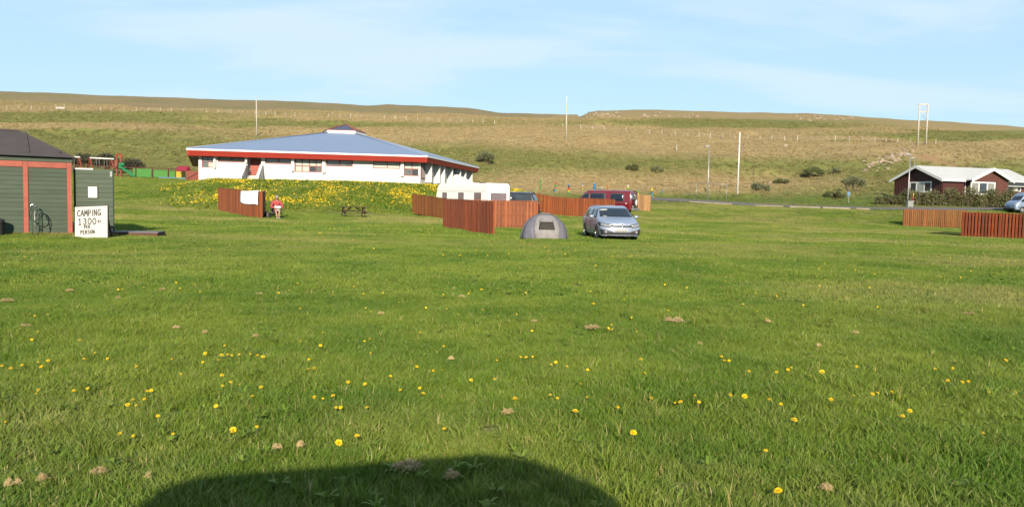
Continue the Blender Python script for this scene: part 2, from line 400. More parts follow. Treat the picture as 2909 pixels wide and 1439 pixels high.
GREEN_A, GREEN_B = (.054, .088, .014), (.082, .106, .020)
STRAW = (.225, .172, .088)
MOOR = (.165, .122, .070)  # heather brown, with the far slope's darkening under grazing sun put into the colour
SOIL = (.13, .075, .045)
def ground_material():
    m = bpy.data.materials.new('grass_ground'); m.use_nodes = True
    nt = m.node_tree; b = nt.nodes['Principled BSDF']
    b.inputs['Roughness'].default_value = .95; b.inputs['Specular IOR Level'].default_value = .1
    geo = nd(nt, 'ShaderNodeNewGeometry')
    def noise(scale, det=5, rough=.6, st=(1, 1, 1)):
        mp = nd(nt, 'ShaderNodeMapping'); mp.inputs['Scale'].default_value = st
        n = nd(nt, 'ShaderNodeTexNoise'); n.inputs['Scale'].default_value = scale; n.inputs['Detail'].default_value = det; n.inputs['Roughness'].default_value = rough
        nt.links.new(geo.outputs['Position'], mp.inputs[0]); nt.links.new(mp.outputs[0], n.inputs['Vector'])
        return n.outputs['Fac']
    def attr(n):
        a = nd(nt, 'ShaderNodeAttribute'); a.attribute_name = n
        return a.outputs['Fac']
    def mixc(f, a, c):
        x = nd(nt, 'ShaderNodeMix', data_type='RGBA'); nt.links.new(f, x.inputs['Factor'])
        for k, v in ((6, a), (7, c)):
            if isinstance(v, tuple): x.inputs[k].default_value = (*v, 1)
            else: nt.links.new(v, x.inputs[k])
        return x.outputs[2]
    def rng(f, a, c, to0=0., to1=1.):
        r = nd(nt, 'ShaderNodeMapRange'); r.inputs['From Min'].default_value = a; r.inputs['From Max'].default_value = c
        r.inputs['To Min'].default_value = to0; r.inputs['To Max'].default_value = to1
        nt.links.new(f, r.inputs['Value']); return r.outputs[0]
    def mth(op, a, c):
        n = nd(nt, 'ShaderNodeMath', operation=op); n.use_clamp = True
        for k, v in enumerate((a, c)):
            if isinstance(v, (int, float)): n.inputs[k].default_value = v
            else: nt.links.new(v, n.inputs[k])
        return n.outputs[0]
    green = mixc(rng(noise(.35, 6), .35, .65), GREEN_A, GREEN_B)
    green = mixc(rng(noise(6, 5, .7), .42, .75, 0, .35), green, (.038, .066, .014))
    dry = attr('dry')
    d2 = mth('ADD', dry, rng(noise(.9, 6, .75, (1, 1.6, 1)), .3, .7, -.22, .22))
    straw = mixc(rng(noise(1.6, 5, .7), .35, .7), STRAW, (.140, .106, .050))
    col = mixc(d2, green, straw)
    col = mixc(attr('moor'), col, mixc(rng(noise(.06, 5, .65, (1, .4, 1)), .35, .65), MOOR, (.120, .112, .050)))
    col = mixc(attr('soil'), col, mixc(rng(noise(3, 5), .35, .65), SOIL, (.20, .125, .075)))
    nt.links.new(col, b.inputs['Base Color'])
    bp = nd(nt, 'ShaderNodeBump'); bp.inputs['Strength'].default_value = .6; bp.inputs['Distance'].default_value = .3
    hsum = mth('MULTIPLY', noise(1.3, 6, .75, (1, 1.5, 1)), 1.0)
    nt.links.new(hsum, bp.inputs['Height'])
    nt.links.new(bp.outputs[0], b.inputs['Normal'])
    return m
M['ground'] = ground_material()

def blade_material(name, ga, gb, straw, trans=.35):
    m = bpy.data.materials.new(name); m.use_nodes = True
    nt = m.node_tree; b = nt.nodes['Principled BSDF']
    b.inputs['Roughness'].default_value = .5; b.inputs['Specular IOR Level'].default_value = .25
    at_ = nd(nt, 'ShaderNodeAttribute', attribute_type='INSTANCER'); at_.attribute_name = 'dry'
    vc = nd(nt, 'ShaderNodeAttribute'); vc.attribute_name = 'tone'
    geo = nd(nt, 'ShaderNodeNewGeometry')
    n = nd(nt, 'ShaderNodeTexNoise'); n.inputs['Scale'].default_value = .38; n.inputs['Detail'].default_value = 6; n.inputs['Roughness'].default_value = .65
    nt.links.new(geo.outputs['Position'], n.inputs['Vector'])
    r = nd(nt, 'ShaderNodeMapRange'); r.inputs['From Min'].default_value = .38; r.inputs['From Max'].default_value = .62
    nt.links.new(n.outputs['Fac'], r.inputs['Value'])
    g = nd(nt, 'ShaderNodeMix', data_type='RGBA'); g.inputs[6].default_value = (*ga, 1); g.inputs[7].default_value = (*gb, 1)
    nt.links.new(r.outputs[0], g.inputs['Factor'])
    # single blades differ: tone < 0 dark and lush, tone > 1 dead and pale
    t2 = nd(nt, 'ShaderNodeMath', operation='ADD', use_clamp=True)
    nt.links.new(at_.outputs['Fac'], t2.inputs[0]); nt.links.new(vc.outputs['Fac'], t2.inputs[1])
    d = nd(nt, 'ShaderNodeMix', data_type='RGBA'); d.inputs[7].default_value = (*straw, 1)
    nt.links.new(t2.outputs[0], d.inputs['Factor']); nt.links.new(g.outputs[2], d.inputs[6])
    nt.links.new(d.outputs[2], b.inputs['Base Color'])
    tr = nd(nt, 'ShaderNodeBsdfTranslucent'); ms = nd(nt, 'ShaderNodeMixShader'); ms.inputs[0].default_value = trans
    nt.links.new(d.outputs[2], tr.inputs['Color'])
    nt.links.new(b.outputs[0], ms.inputs[1]); nt.links.new(tr.outputs[0], ms.inputs[2])
    nt.links.new(ms.outputs[0], nt.nodes['Material Output'].inputs['Surface'])
    return m
M['blade'] = blade_material('grass_blade', (.085, .152, .014), (.140, .192, .024), (.31, .25, .10))
M['blade_near'] = blade_material('near_grass_blade', (.066, .136, .011), (.146, .202, .024), (.32, .265, .115))
M['tussock'] = blade_material('tussock_blade', (.080, .128, .022), (.116, .150, .030), (.335, .262, .142))

# ------------------------------------------------------------------ mesh helpers
def link_mesh(name, verts, faces, material, parent=None, smooth=False, loc=None):
    me = bpy.data.meshes.new(name)
    me.from_pydata([tuple(v) for v in verts], [], [tuple(f) for f in faces])
    me.update()
    if material: me.materials.append(material)
    if smooth: me.polygons.foreach_set('use_smooth', [True] * len(me.polygons))
    o = bpy.data.objects.new(name, me)
    C.objects.link(o)
    if parent: o.parent = parent
    if loc is not None: o.location = loc
    return o
class MB:
    def __init__(s): s.v = []; s.f = []
    def add(s, vs, fs):
        n = len(s.v); s.v += [Vector(v) for v in vs]; s.f += [tuple(i + n for i in f) for f in fs]; return s
    def box(s, c, sz, rot=None, taper=None):
        hx, hy, hz = sz[0] / 2, sz[1] / 2, sz[2] / 2
        vs = [Vector((x * hx, y * hy, z * hz)) for z in (-1, 1) for y in (-1, 1) for x in (-1, 1)]
        if taper: vs = [Vector((v.x * (taper if v.z > 0 else 1), v.y * (taper if v.z > 0 else 1), v.z)) for v in vs]
        if rot is not None: vs = [rot @ v for v in vs]
        c = Vector(c)
        return s.add([v + c for v in vs], [(0, 2, 3, 1), (4, 5, 7, 6), (0, 1, 5, 4), (2, 6, 7, 3), (0, 4, 6, 2), (1, 3, 7, 5)])
    def lohi(s, a, b):
        return s.box([(a[k] + b[k]) / 2 for k in range(3)], [abs(b[k] - a[k]) for k in range(3)])
    def bar(s, p, q, w, h=None, up=(0, 0, 1)):
        p, q = Vector(p), Vector(q); d = q - p; L = d.length; d.normalize()
        x = Vector(up).cross(d)
        if x.length < 1e-4: x = Vector((1, 0, 0)).cross(d)
        x.normalize(); z = d.cross(x)
        r = Matrix((x, d, z)).transposed()
        return s.box((p + q) / 2, (w, L, h or w), r)
    def tube(s, pts, r, n=8, caps=True):
        pts = [Vector(p) for p in pts]
        rs = r if isinstance(r, (list, tuple)) else [r] * len(pts)
        vs, fs = [], []
        ref = None
        for i, p in enumerate(pts):
            d = (pts[min(i + 1, len(pts) - 1)] - pts[max(i - 1, 0)]).normalized()
            if ref is None: ref = Vector((1, 0, 0)) if abs(d.x) < .9 else Vector((0, 1, 0))
            a = (ref - d * ref.dot(d)).normalized(); ref = a; b_ = d.cross(a)
            for k in range(n):
                t = 2 * math.pi * k / n
                vs.append(p + (a * math.cos(t) + b_ * math.sin(t)) * rs[i])
        for i in range(len(pts) - 1):
            for k in range(n):
                k2 = (k + 1) % n
                fs.append((i * n + k, i * n + k2, (i + 1) * n + k2, (i + 1) * n + k))
        if caps:
            fs.append(tuple(reversed(range(n)))); fs.append(tuple((len(pts) - 1) * n + k for k in range(n)))
        return s.add(vs, fs)
    def prism(s, poly, off):
        """polygon (3-D points) extruded by the vector off"""
        n = len(poly); off = Vector(off); poly = [Vector(p) for p in poly]
        fs = [tuple(range(n)), tuple(reversed(range(n, 2 * n)))] + [(k, n + k, n + (k + 1) % n, (k + 1) % n) for k in range(n)]
        return s.add(poly + [p + off for p in poly], fs)
    def lathe(s, prof, n=24, axis='Y', c=(0, 0, 0)):
        vs, fs = [], []
        for (a, r) in prof:
            for k in range(n):
                t = 2 * math.pi * k / n
                if axis == 'Y': vs.append(Vector((r * math.cos(t), a, r * math.sin(t))))
                elif axis == 'X': vs.append(Vector((a, r * math.cos(t), r * math.sin(t))))
                else: vs.append(Vector((r * math.cos(t), r * math.sin(t), a)))
        for i in range(len(prof) - 1):
            for k in range(n):
                k2 = (k + 1) % n
                fs.append((i * n + k, i * n + k2, (i + 1) * n + k2, (i + 1) * n + k))
        c = Vector(c)
        return s.add([v + c for v in vs], fs)
    def quad(s, a, b, c, d): return s.add([a, b, c, d], [(0, 1, 2, 3)])
    def build(s, name, material, parent=None, smooth=False, fix=True, origin=None):
        vs = s.v if origin is None else [v - Vector(origin) for v in s.v]
        o = link_mesh(name, vs, s.f, material, parent, smooth)
        if fix:
            bm = bmesh.new(); bm.from_mesh(o.data); bmesh.ops.recalc_face_normals(bm, faces=bm.faces); bm.to_mesh(o.data); bm.free()
        return o
def bevel(o, w=.01, seg=1):
    b = o.modifiers.new('bevel', 'BEVEL'); b.width = w; b.segments = seg; b.limit_method = 'ANGLE'; b.angle_limit = RAD(40)
    return o
def smooth_angle(o, deg=35):
    me = o.data
    me.polygons.foreach_set('use_smooth', [True] * len(me.polygons))
    bm = bmesh.new(); bm.from_mesh(me)
    for e in bm.edges:
        e.smooth = not (len(e.link_faces) == 2 and e.calc_face_angle(0) > RAD(deg))
    bm.to_mesh(me); bm.free()
    return o
def tag(o, label, cat, group=None):
    o['label'] = label; o['category'] = cat
    if group: o['group'] = group
    return o
def thing(name, label, cat, loc=(0, 0, 0), rz=0.0, group=None):
    o = bpy.data.objects.new(name, None); C.objects.link(o)
    o.location = loc; o.rotation_euler = (0, 0, rz); o.empty_display_size = .3
    return tag(o, label, cat, group)
def struct(o):
    o['kind'] = 'structure'; return o
def dup(o, parent=None, loc=None, rz=None, scale=None):
    c = o.copy(); C.objects.link(c); c.parent = parent
    if loc is not None: c.location = loc
    if rz is not None: c.rotation_euler = (0, 0, rz)
    if scale is not None: c.scale = (scale,) * 3 if isinstance(scale, (int, float)) else scale
    return c
def dup_tree(o, loc, rz=0.0, scale=1.0):
    r = dup(o, None, loc, rz, scale)
    for ch in list(o.children):
        c = dup(ch, r)
        for g in list(ch.children): dup(g, c)
    return r
def bake(o):
    """apply the modifiers of o to its mesh"""
    dg = bpy.context.evaluated_depsgraph_get(); dg.update()
    me = bpy.data.meshes.new_from_object(o.evaluated_get(dg))
    me.name = o.name
    o.modifiers.clear(); o.data = me
    return o
def wall_with_holes(mb, x0, x1, z0, z1, t, holes, y=0.0):
    """wall slab from y to y+t with rectangular openings (hx0,hx1,hz0,hz1)"""
    xs = sorted({x0, x1, *[min(max(h[k], x0), x1) for h in holes for k in (0, 1)]})
    zs = sorted({z0, z1, *[min(max(h[k], z0), z1) for h in holes for k in (2, 3)]})
    def solid(i, j):
        if i < 0 or j < 0 or i >= len(xs) - 1 or j >= len(zs) - 1: return False
        cx, cz = (xs[i] + xs[i + 1]) / 2, (zs[j] + zs[j + 1]) / 2
        return not any(h[0] < cx < h[1] and h[2] < cz < h[3] for h in holes)
    for i in range(len(xs) - 1):
        for j in range(len(zs) - 1):
            if not solid(i, j): continue
            a, b, c, d = xs[i], xs[i + 1], zs[j], zs[j + 1]
            mb.quad((a, y, c), (b, y, c), (b, y, d), (a, y, d))
            mb.quad((b, y + t, c), (a, y + t, c), (a, y + t, d), (b, y + t, d))
            if not solid(i - 1, j): mb.quad((a, y + t, c), (a, y, c), (a, y, d), (a, y + t, d))
            if not solid(i + 1, j): mb.quad((b, y, c), (b, y + t, c), (b, y + t, d), (b, y, d))
            if not solid(i, j - 1): mb.quad((a, y, c), (a, y + t, c), (b, y + t, c), (b, y, c))
            if not solid(i, j + 1): mb.quad((a, y, d), (b, y, d), (b, y + t, d), (a, y + t, d))
    return mb
def frame_window(parent, x0, x1, z0, z1, y, cols, rows, fm, panes, bar=.06, depth=.07, edge=None):
    """window part (frame) with pane sub-parts; cols/rows are fractions; panes[r][c] -> material"""
    e = edge or bar
    mb = MB()
    mb.lohi((x0, y, z0), (x1, y + depth, z0 + e)); mb.lohi((x0, y, z1 - e), (x1, y + depth, z1))
    mb.lohi((x0, y + .001, z0 + e), (x0 + e, y + depth - .001, z1 - e)); mb.lohi((x1 - e, y + .001, z0 + e), (x1, y + depth - .001, z1 - e))
    cx = [x0 + (x1 - x0) * c for c in [0] + cols + [1]]
    cz = [z0 + (z1 - z0) * c for c in [0] + rows + [1]]
    for c in cx[1:-1]: mb.lohi((c - bar / 2, y + .003, z0 + e), (c + bar / 2, y + depth - .003, z1 - e))
    for c in cz[1:-1]: mb.lohi((x0 + e, y + .005, c - bar / 2), (x1 - e, y + depth - .005, c + bar / 2))
    w = mb.build('window', fm, parent)
    for r in range(len(cz) - 1):
        for c in range(len(cx) - 1):
            m = panes[r][c] if isinstance(panes, list) else panes
            MB().lohi((cx[c] + .01, y + .03, cz[r] + .01), (cx[c + 1] - .01, y + .045, cz[r + 1] - .01)).build('pane', m, w)
    return w

# ================================================================== GROUND
rows = np.concatenate([[-70, -40, -20, -10, -5, -2], np.arange(0, 60, .36), np.arange(60, 130, .6), np.arange(130, 300, 1.3), np.arange(300, 640, 4), [650, 680, 720, 800, 950, 1200, 1600, 2200]])
acol = np.linspace(-1, 1, 380)
YY, AA = np.meshgrid(rows, acol, indexing='ij')
XX = AA * (30 + .86 * np.maximum(YY, 0))
ZZ = H(XX, YY)
def HM_(x, y):
    """height of the built ground sheet (not of the function it samples)"""
    x = np.asarray(x, float); y = np.asarray(y, float)
    fi = np.interp(y, rows, np.arange(len(rows))); i = np.clip(fi.astype(int), 0, len(rows) - 2); ti = fi - i
    out = 0
    for k, wgt in ((i, 1 - ti), (i + 1, ti)):
        a = np.clip(x / (30 + .86 * np.maximum(rows[k], 0)), -1, 1)
        fj = (a + 1) / 2 * (len(acol) - 1); j = np.clip(fj.astype(int), 0, len(acol) - 2); tj = fj - j
        out = out + wgt * (ZZ[k, j] * (1 - tj) + ZZ[k, j + 1] * tj)
    return out
SOILS = []   # (x, y, rx, ry, strength)
_q = G(2587, 892); SOILS.append((_q.x, _q.y, .8, .7, .6))
_q = G(2690, 462); SOILS.append((_q.x, _q.y, 8, 2.6, .8))
for (u_, v_) in ((1490 * 1.129, 835 * 1.129), (1690 * 1.129, 815 * 1.129), (870 * 1.129, 785 * 1.129), (2230 * 1.129, 800 * 1.129)):
    _q = G(u_, v_); SOILS.append((_q.x, _q.y, .7, .6, .35))
def soil_mask(X, Y):
    m = np.zeros_like(X)
    for (x, y, rx, ry, st) in SOILS:
        r = np.sqrt(((X - x) / rx) ** 2 + ((Y - y) / ry) ** 2) + fbm(X / rx * 1.3, Y / ry * 1.3, 61, 3) * .5
        m = np.maximum(m, st * (1 - sstep(.55, 1.1, r)))
    return m
nr, nc = YY.shape
idx = np.arange(nr * nc).reshape(nr, nc)
quads = np.stack([idx[:-1, :-1], idx[:-1, 1:], idx[1:, 1:], idx[1:, :-1]], -1).reshape(-1, 4)
def fast_mesh(name, verts, faces, n):
    me = bpy.data.meshes.new(name)
    me.vertices.add(len(verts)); me.vertices.foreach_set('co', np.ascontiguousarray(verts, dtype=np.float32).ravel())
    nf = len(faces)
    me.loops.add(nf * n); me.loops.foreach_set('vertex_index', np.ascontiguousarray(faces, dtype=np.int32).ravel())
    me.polygons.add(nf); me.polygons.foreach_set('loop_start', np.arange(0, nf * n, n, dtype=np.int32))
    me.update(calc_edges=True)
    return me
gme = fast_mesh('ground', np.stack([XX, YY, ZZ], -1).reshape(-1, 3), quads, 4)
gme.polygons.foreach_set('use_smooth', np.ones(len(quads), bool))
dry, moor = veg(XX, YY, ZZ)
for nm, arr in (('dry', dry), ('moor', moor), ('soil', soil_mask(XX, YY))):
    a = gme.attributes.new(nm, 'FLOAT', 'POINT'); a.data.foreach_set('value', arr.ravel().astype(np.float32))
gme.materials.append(M['ground'])
ground = bpy.data.objects.new('ground', gme); C.objects.link(ground); struct(ground)

# ------------------------------------------------------------------ road on the rise to the right
ROAD = [(1700, 103), (1849, 97), (1960, 94), (2067, 91), (2211, 88.5), (2330, 87.5), (2425, 87), (2520, 87), (2600, 87.5), (2700, 88.5), (2850, 90), (3100, 93)]
rp = []
for (u, d) in ROAD:
    q = at(u, d); rp.append((q.x, q.y))
def dense(pts, n):
    pts = np.array(pts); t = np.arange(len(pts)); tt = np.linspace(0, len(pts) - 1, n)
    return np.stack([np.interp(tt, t, pts[:, 0]), np.interp(tt, t, pts[:, 1])], -1)
rd = dense(rp, 90)
tang = np.gradient(rd, axis=0); tang /= np.linalg.norm(tang, axis=1)[:, None]
nor = np.stack([-tang[:, 1], tang[:, 0]], -1)
def ribbon(off0, off1, lift, n=5):
    vs, fs = [], []
    for i in range(len(rd)):
        for k in range(n):
            o_ = off0 + (off1 - off0) * k / (n - 1)
            p = rd[i] + nor[i] * o_
            vs.append((p[0], p[1], Hs(p[0], p[1]) + lift))
    for i in range(len(rd) - 1):
        for k in range(n - 1):
            a = i * n + k; fs.append((a, a + 1, a + n + 1, a + n))
    return vs, fs
vs, fs = ribbon(-1.9, 1.9, .05)
road = struct(link_mesh('road', vs, fs, M['asphalt'], smooth=True))
kerb_pts = [(1975, 2040), (2040, 2096), (2150, 2228), (2232, 2318), (2322, 2400), (2410, 2450)]
pav = None
kerb_root = thing('kerb_edging', 'low pale concrete kerb stones along the near edge of the grey road', 'kerb', (rd[30][0], rd[30][1], Hs(*rd[30])))
us = np.array([UC + p[0] / p[1] * FPX for p in rd])
for (ua, ub) in kerb_pts:
    ia, ib = np.interp([ua, ub], us, np.arange(len(us)))
    pa = np.array([np.interp(ia, np.arange(len(us)), rd[:, k]) for k in (0, 1)]); pb = np.array([np.interp(ib, np.arange(len(us)), rd[:, k]) for k in (0, 1)])
    nn = nor[int(ia)]
    pa = pa - nn * 2.05; pb = pb - nn * 2.05
    A_, B_ = Vector((*pa, Hs(*pa) + .06)), Vector((*pb, Hs(*pb) + .06))
    B_ = A_ + (B_ - A_) * .985
    bevel(MB().bar(A_, B_, .2, .16).build('kerb_stone', M['kerb'], kerb_root, origin=kerb_root.location), .02)

# ------------------------------------------------------------------ grass
def clump_mesh(name, radius, n, hmin, hmax, width, lean, mtl, seed, dead=.06, broad=0.0, gauss=False):
    r = np.random.default_rng(seed)
    vs, fs, tn = [], [], []
    for k in range(n):
        if gauss: rr = min(abs(r.normal(0, .45)), 1.1) * radius
        else: rr = radius * math.sqrt(r.random())
        th = r.random() * 2 * math.pi
        x, y = rr * math.cos(th), rr * math.sin(th)
        h = hmin + (hmax - hmin) * r.random() ** 1.3
        if gauss: h *= 1 - .45 * rr / radius
        az = r.random() * 2 * math.pi
        w = width * (.7 + .6 * r.random())
        ld = np.array([math.cos(az), math.sin(az)]) * lean * h * (.3 + r.random()) + np.array([.22, .08]) * h * lean
        if gauss: ld = ld + np.array([x, y]) / max(radius, .01) * h * .6
        isb = r.random() < broad
        if isb: w *= 3.2; h *= .8
        wa = r.random() * math.pi
        wd = np.array([math.cos(wa), math.sin(wa)]) * w / 2
        n0 = len(vs)
        p1 = np.array([x, y]) + ld * .35; p2 = np.array([x, y]) + ld
        wm = 1.05 if not isb else 1.5
        vs += [(x - wd[0], y - wd[1], -.03), (x + wd[0], y + wd[1], -.03), (p1[0] - wd[0] * wm, p1[1] - wd[1] * wm, h * .58), (p1[0] + wd[0] * wm, p1[1] + wd[1] * wm, h * .58), (p2[0], p2[1], h)]
        fs += [(n0, n0 + 1, n0 + 3, n0 + 2), (n0 + 2, n0 + 3, n0 + 4)]
        t = .75 + .25 * r.random() if r.random() < dead else r.normal(0, .07) - (.10 if isb else 0)
        tn += [t] * 5
    me = bpy.data.meshes.new(name); me.from_pydata(vs, [], fs); me.update()
    a = me.attributes.new('tone', 'FLOAT', 'POINT'); a.data.foreach_set('value', np.array(tn, np.float32))
    me.materials.append(mtl)
    return bpy.data.objects.new(name, me)
def clump_collection(name, count, *args, **kw):
    col = bpy.data.collections.new(name)
    for k in range(count):
        col.objects.link(clump_mesh('%s_%02d' % (name, k), *args, seed=100 + k * 7 + len(name), **kw))
    return col
def instancer(name, col, pts, rot, scl, dryv, count):
    me = bpy.data.meshes.new(name)
    me.vertices.add(len(pts)); me.vertices.foreach_set('co', pts.astype(np.float32).ravel())
    for nm, typ, arr in (('rotz', 'FLOAT', rot), ('scl', 'FLOAT', scl), ('dry', 'FLOAT', dryv)):
        a = me.attributes.new(nm, typ, 'POINT'); a.data.foreach_set('value', np.asarray(arr, np.float32))
    a = me.attributes.new('idx', 'INT', 'POINT'); a.data.foreach_set('value', RNG.integers(0, count, len(pts)).astype(np.int32))
    o = bpy.data.objects.new(name, me); C.objects.link(o)
    ng = bpy.data.node_groups.new(name, 'GeometryNodeTree')
    ng.interface.new_socket('Geometry', in_out='INPUT', socket_type='NodeSocketGeometry')
    ng.interface.new_socket('Geometry', in_out='OUTPUT', socket_type='NodeSocketGeometry')
    gi, go = ng.nodes.new('NodeGroupInput'), ng.nodes.new('NodeGroupOutput')
    iop = ng.nodes.new('GeometryNodeInstanceOnPoints')
    ci = ng.nodes.new('GeometryNodeCollectionInfo')
    ci.inputs['Collection'].default_value = col; ci.inputs['Separate Children'].default_value = True; ci.inputs['Reset Children'].default_value = True
    def na(nm, typ):
        n = ng.nodes.new('GeometryNodeInputNamedAttribute'); n.data_type = typ; n.inputs['Name'].default_value = nm
        return n.outputs['Attribute']
    cb = ng.nodes.new('ShaderNodeCombineXYZ'); ng.links.new(na('rotz', 'FLOAT'), cb.inputs['Z'])
    e2r = ng.nodes.new('FunctionNodeEulerToRotation'); ng.links.new(cb.outputs[0], e2r.inputs[0])
    cs = ng.nodes.new('ShaderNodeCombineXYZ'); sa = na('scl', 'FLOAT')
    for k in range(3): ng.links.new(sa, cs.inputs[k])
    ng.links.new(gi.outputs[0], iop.inputs['Points']); ng.links.new(ci.outputs[0], iop.inputs['Instance'])
    iop.inputs['Pick Instance'].default_value = True
    ng.links.new(na('idx', 'INT'), iop.inputs['Instance Index'])
    ng.links.new(e2r.outputs[0], iop.inputs['Rotation']); ng.links.new(cs.outputs[0], iop.inputs['Scale'])
    ng.links.new(iop.outputs[0], go.inputs[0])
    md = o.modifiers.new('grass', 'NODES'); md.node_group = ng
    return o
KEEPOUT = []   # (x, y, half length along dir, half width, angle): no grass here
def scatter(y0, y1, dens, margin=.78, side=1.5, power=0):
    """jittered points between two depths, over a little more than the view"""
    area = margin * (y1 ** 2 - y0 ** 2) + 2 * side * (y1 - y0)
    n = int(area * dens)
    y = np.sqrt(RNG.random(n) * (y1 ** 2 - y0 ** 2) + y0 ** 2)
    x = (RNG.random(n) * 2 - 1) * (margin * y + side)
    ok = np.ones(n, bool)
    for (kx, ky, hl, hw, an) in KEEPOUT:
        dx, dy = x - kx, y - ky
        a = dx * math.cos(an) + dy * math.sin(an); b = -dx * math.sin(an) + dy * math.cos(an)
        ok &= ~((abs(a) < hl) & (abs(b) < hw))
    # road
    d2 = np.full(n, 1e9)
    if y1 > 80:
        for p in rd[::2]: d2 = np.minimum(d2, (x - p[0]) ** 2 + (y - p[1]) ** 2)
        ok &= d2 > 2.3 ** 2
    x, y = x[ok], y[ok]
    return x, y

# ================================================================== WHITE BUILDING WITH BLUE ROOF
def xy(v): return Vector((v.x, v.y))
EA, EB, EC = xy(P(530, 420, 73.5)), xy(P(1214, 447, 77.2)), xy(P(1360, 480, 100.0))
EO = xy(P(982, 360, 96.0))
EAVES = [EA, EB, EC, Vector((-10.5, 118.0)), Vector((-30.0, 119.0)), Vector((-41.0, 99.0))]
ZE, ZG = 6.12, 3.0
tdir = (EB - EA).normalized(); ndir = Vector((-tdir.y, tdir.x))
ang = math.atan2(tdir.y, tdir.x)
wp = EA + ndir * .95
def fac_raw(u, v, off=0.0):
    r = ray(u, v); q = wp + ndir * off
    d = ((q.x - EYE.x) * ndir.x + (q.y - EYE.y) * ndir.y) / (r.x * ndir.x + r.y * ndir.y)
    p = EYE + r * d
    return (xy(p) - wp).dot(tdir), p.z
s0 = fac_raw(564, 480)[0]
W0 = wp + tdir * s0
bld = thing('low_white_building', 'low white building with blue-grey pyramid roof, red fascia and glass skylight', 'building', (W0.x, W0.y, ZG), ang)
def fac(u, v, off=0.0):
    s, z = fac_raw(u, v, off)
    return s - s0, z - ZG
def loc2(p):   # world xy -> local xy
    d = p - W0
    return d.dot(tdir), d.dot(ndir)
def L3(p, z): a = loc2(p); return Vector((a[0], a[1], z - ZG))
# roof
ring = [EO + (p - EO) * .145 for p in EAVES]
ZR = 9.5
mb = MB()
n6 = len(EAVES)
ev = [L3(p, ZE) for p in EAVES]; rv = [L3(p, ZR) for p in ring]
for k in range(n6):
    mb.quad(ev[k], ev[(k + 1) % n6], rv[(k + 1) % n6], rv[k])
roof = mb.build('roof', M['roof_blue'], bld, fix=False)
for k in range(n6):
    MB().tube([ev[k] + Vector((0, 0, .02)), rv[k] + Vector((0, 0, .02))], .075, 6).build('hip_cap', M['roof_blue'], roof, True)
# white gutter edge and red fascia, one piece per side
cen = L3(EO, ZE)
for k in range(n6):
    a, b = ev[k], ev[(k + 1) % n6]
    d = (b - a).normalized(); inn = Vector((-d.y, d.x, 0))
    MB().prism([a - inn * .04 - d * .02, b - inn * .04 + d * .02, b + inn * .18, a + inn * .18], (0, 0, -.15)).build('gutter', M['white_paint'], bld)
    z1, z2 = Vector((0, 0, -.153)), Vector((0, 0, -.66))
    MB().add([a + z1, b + z1, b + inn * .12 + z2, a + inn * .12 + z2, a + inn * .15 + z1, b + inn * .15 + z1, b + inn * .2 + z2, a + inn * .2 + z2],
             [(0, 1, 2, 3), (5, 4, 7, 6), (3, 2, 6, 7), (0, 4, 5, 1), (0, 3, 7, 4), (1, 5, 6, 2)]).build('fascia', M['red_fascia'], bld)
MB().prism([Vector((v.x, v.y, ZE - ZG - .60)).lerp(Vector((cen.x, cen.y, ZE - ZG - .60)), .012) for v in ev], (0, 0, .05)).build('soffit', M['copper'], bld)
# skylight
sk_base = [v.copy() for v in rv]
for k in range(n6):
    a, b = sk_base[k], sk_base[(k + 1) % n6]
    MB().prism([a, b, b + Vector((0, 0, .36)), a + Vector((0, 0, .36))], (cen - a).normalized() * .06 * Vector((1, 1, 0)).length / 1.4142).build('skylight_curb', M['white_paint'], bld)
apex = L3(EO, 10.85)
for k in range(n6):
    a, b = sk_base[k] + Vector((0, 0, .37)), sk_base[(k + 1) % n6] + Vector((0, 0, .37))
    for h in range(3):
        p0, p1 = a.lerp(b, h / 3), a.lerp(b, (h + 1) / 3)
        MB().add([p0, p1, apex], [(0, 1, 2)]).build('skylight_pane', M['skylight'], bld, fix=False)
        if h: MB().tube([p0, apex], .03, 5).build('skylight_bar', M['copper'], bld)
    MB().tube([a - (a - apex) * .02, apex], .085, 6).build('skylight_hip', M['copper'], bld)
    MB().tube([a, b], .06, 6).build('skylight_rail', M['copper'], bld)
# front wall with openings
s1, _ = fac(1194, 480)
ZT = ZE - ZG - .6
WIN = [  # u0 u1 v0 v1 cols rows panes frame
 (573, 608, 440, 476, [.5], [.48], [['glass_mid', 'blind'], ['glass_mid', 'glass_mid']], .07),
 (619, 695, 443, 461, [.52], [], [['curtain', 'curtain']], .09),
 (753, 828, 448, 466, [.52], [], [['glass_mid', 'glass_mid']], .09),
 (838, 915, 452, 489, [.26, .53, .78], [.46], [['blind', 'blind', 'glass', 'glass_mid'], ['blind', 'blind', 'blind', 'blind']], .08),
 (927, 1002, 455, 473, [.52], [], [['glass_mid', 'glass_mid']], .09),
 (1060, 1137, 461, 479, [.52], [], [['blind', 'blind']], .07),
 (1148, 1194, 464, 500, [.5], [.5], [['glass_mid', 'glass'], ['blind', 'blind']], .08),
]
holes = []
for w in WIN:
    x0, zt = fac(w[0], w[2]); x1, zb = fac(w[1], w[3])
    xm = (x0 + x1) / 2; zb = fac((w[0] + w[1]) / 2, w[3])[1]
    holes.append([x0, min(x1, s1 - .02), zb, ZT + .02 if zt > ZT - .25 else zt])
rx0, _ = fac(703, 480); rx1, _ = fac(742, 480)
door_hole = (rx0, rx1, .75, ZT + .05)
wall = wall_with_holes(MB(), 0, s1, -1.2, ZT, .3, [tuple(h) for h in holes] + [door_hole]).build('front_wall', M['white_wall'], bld)
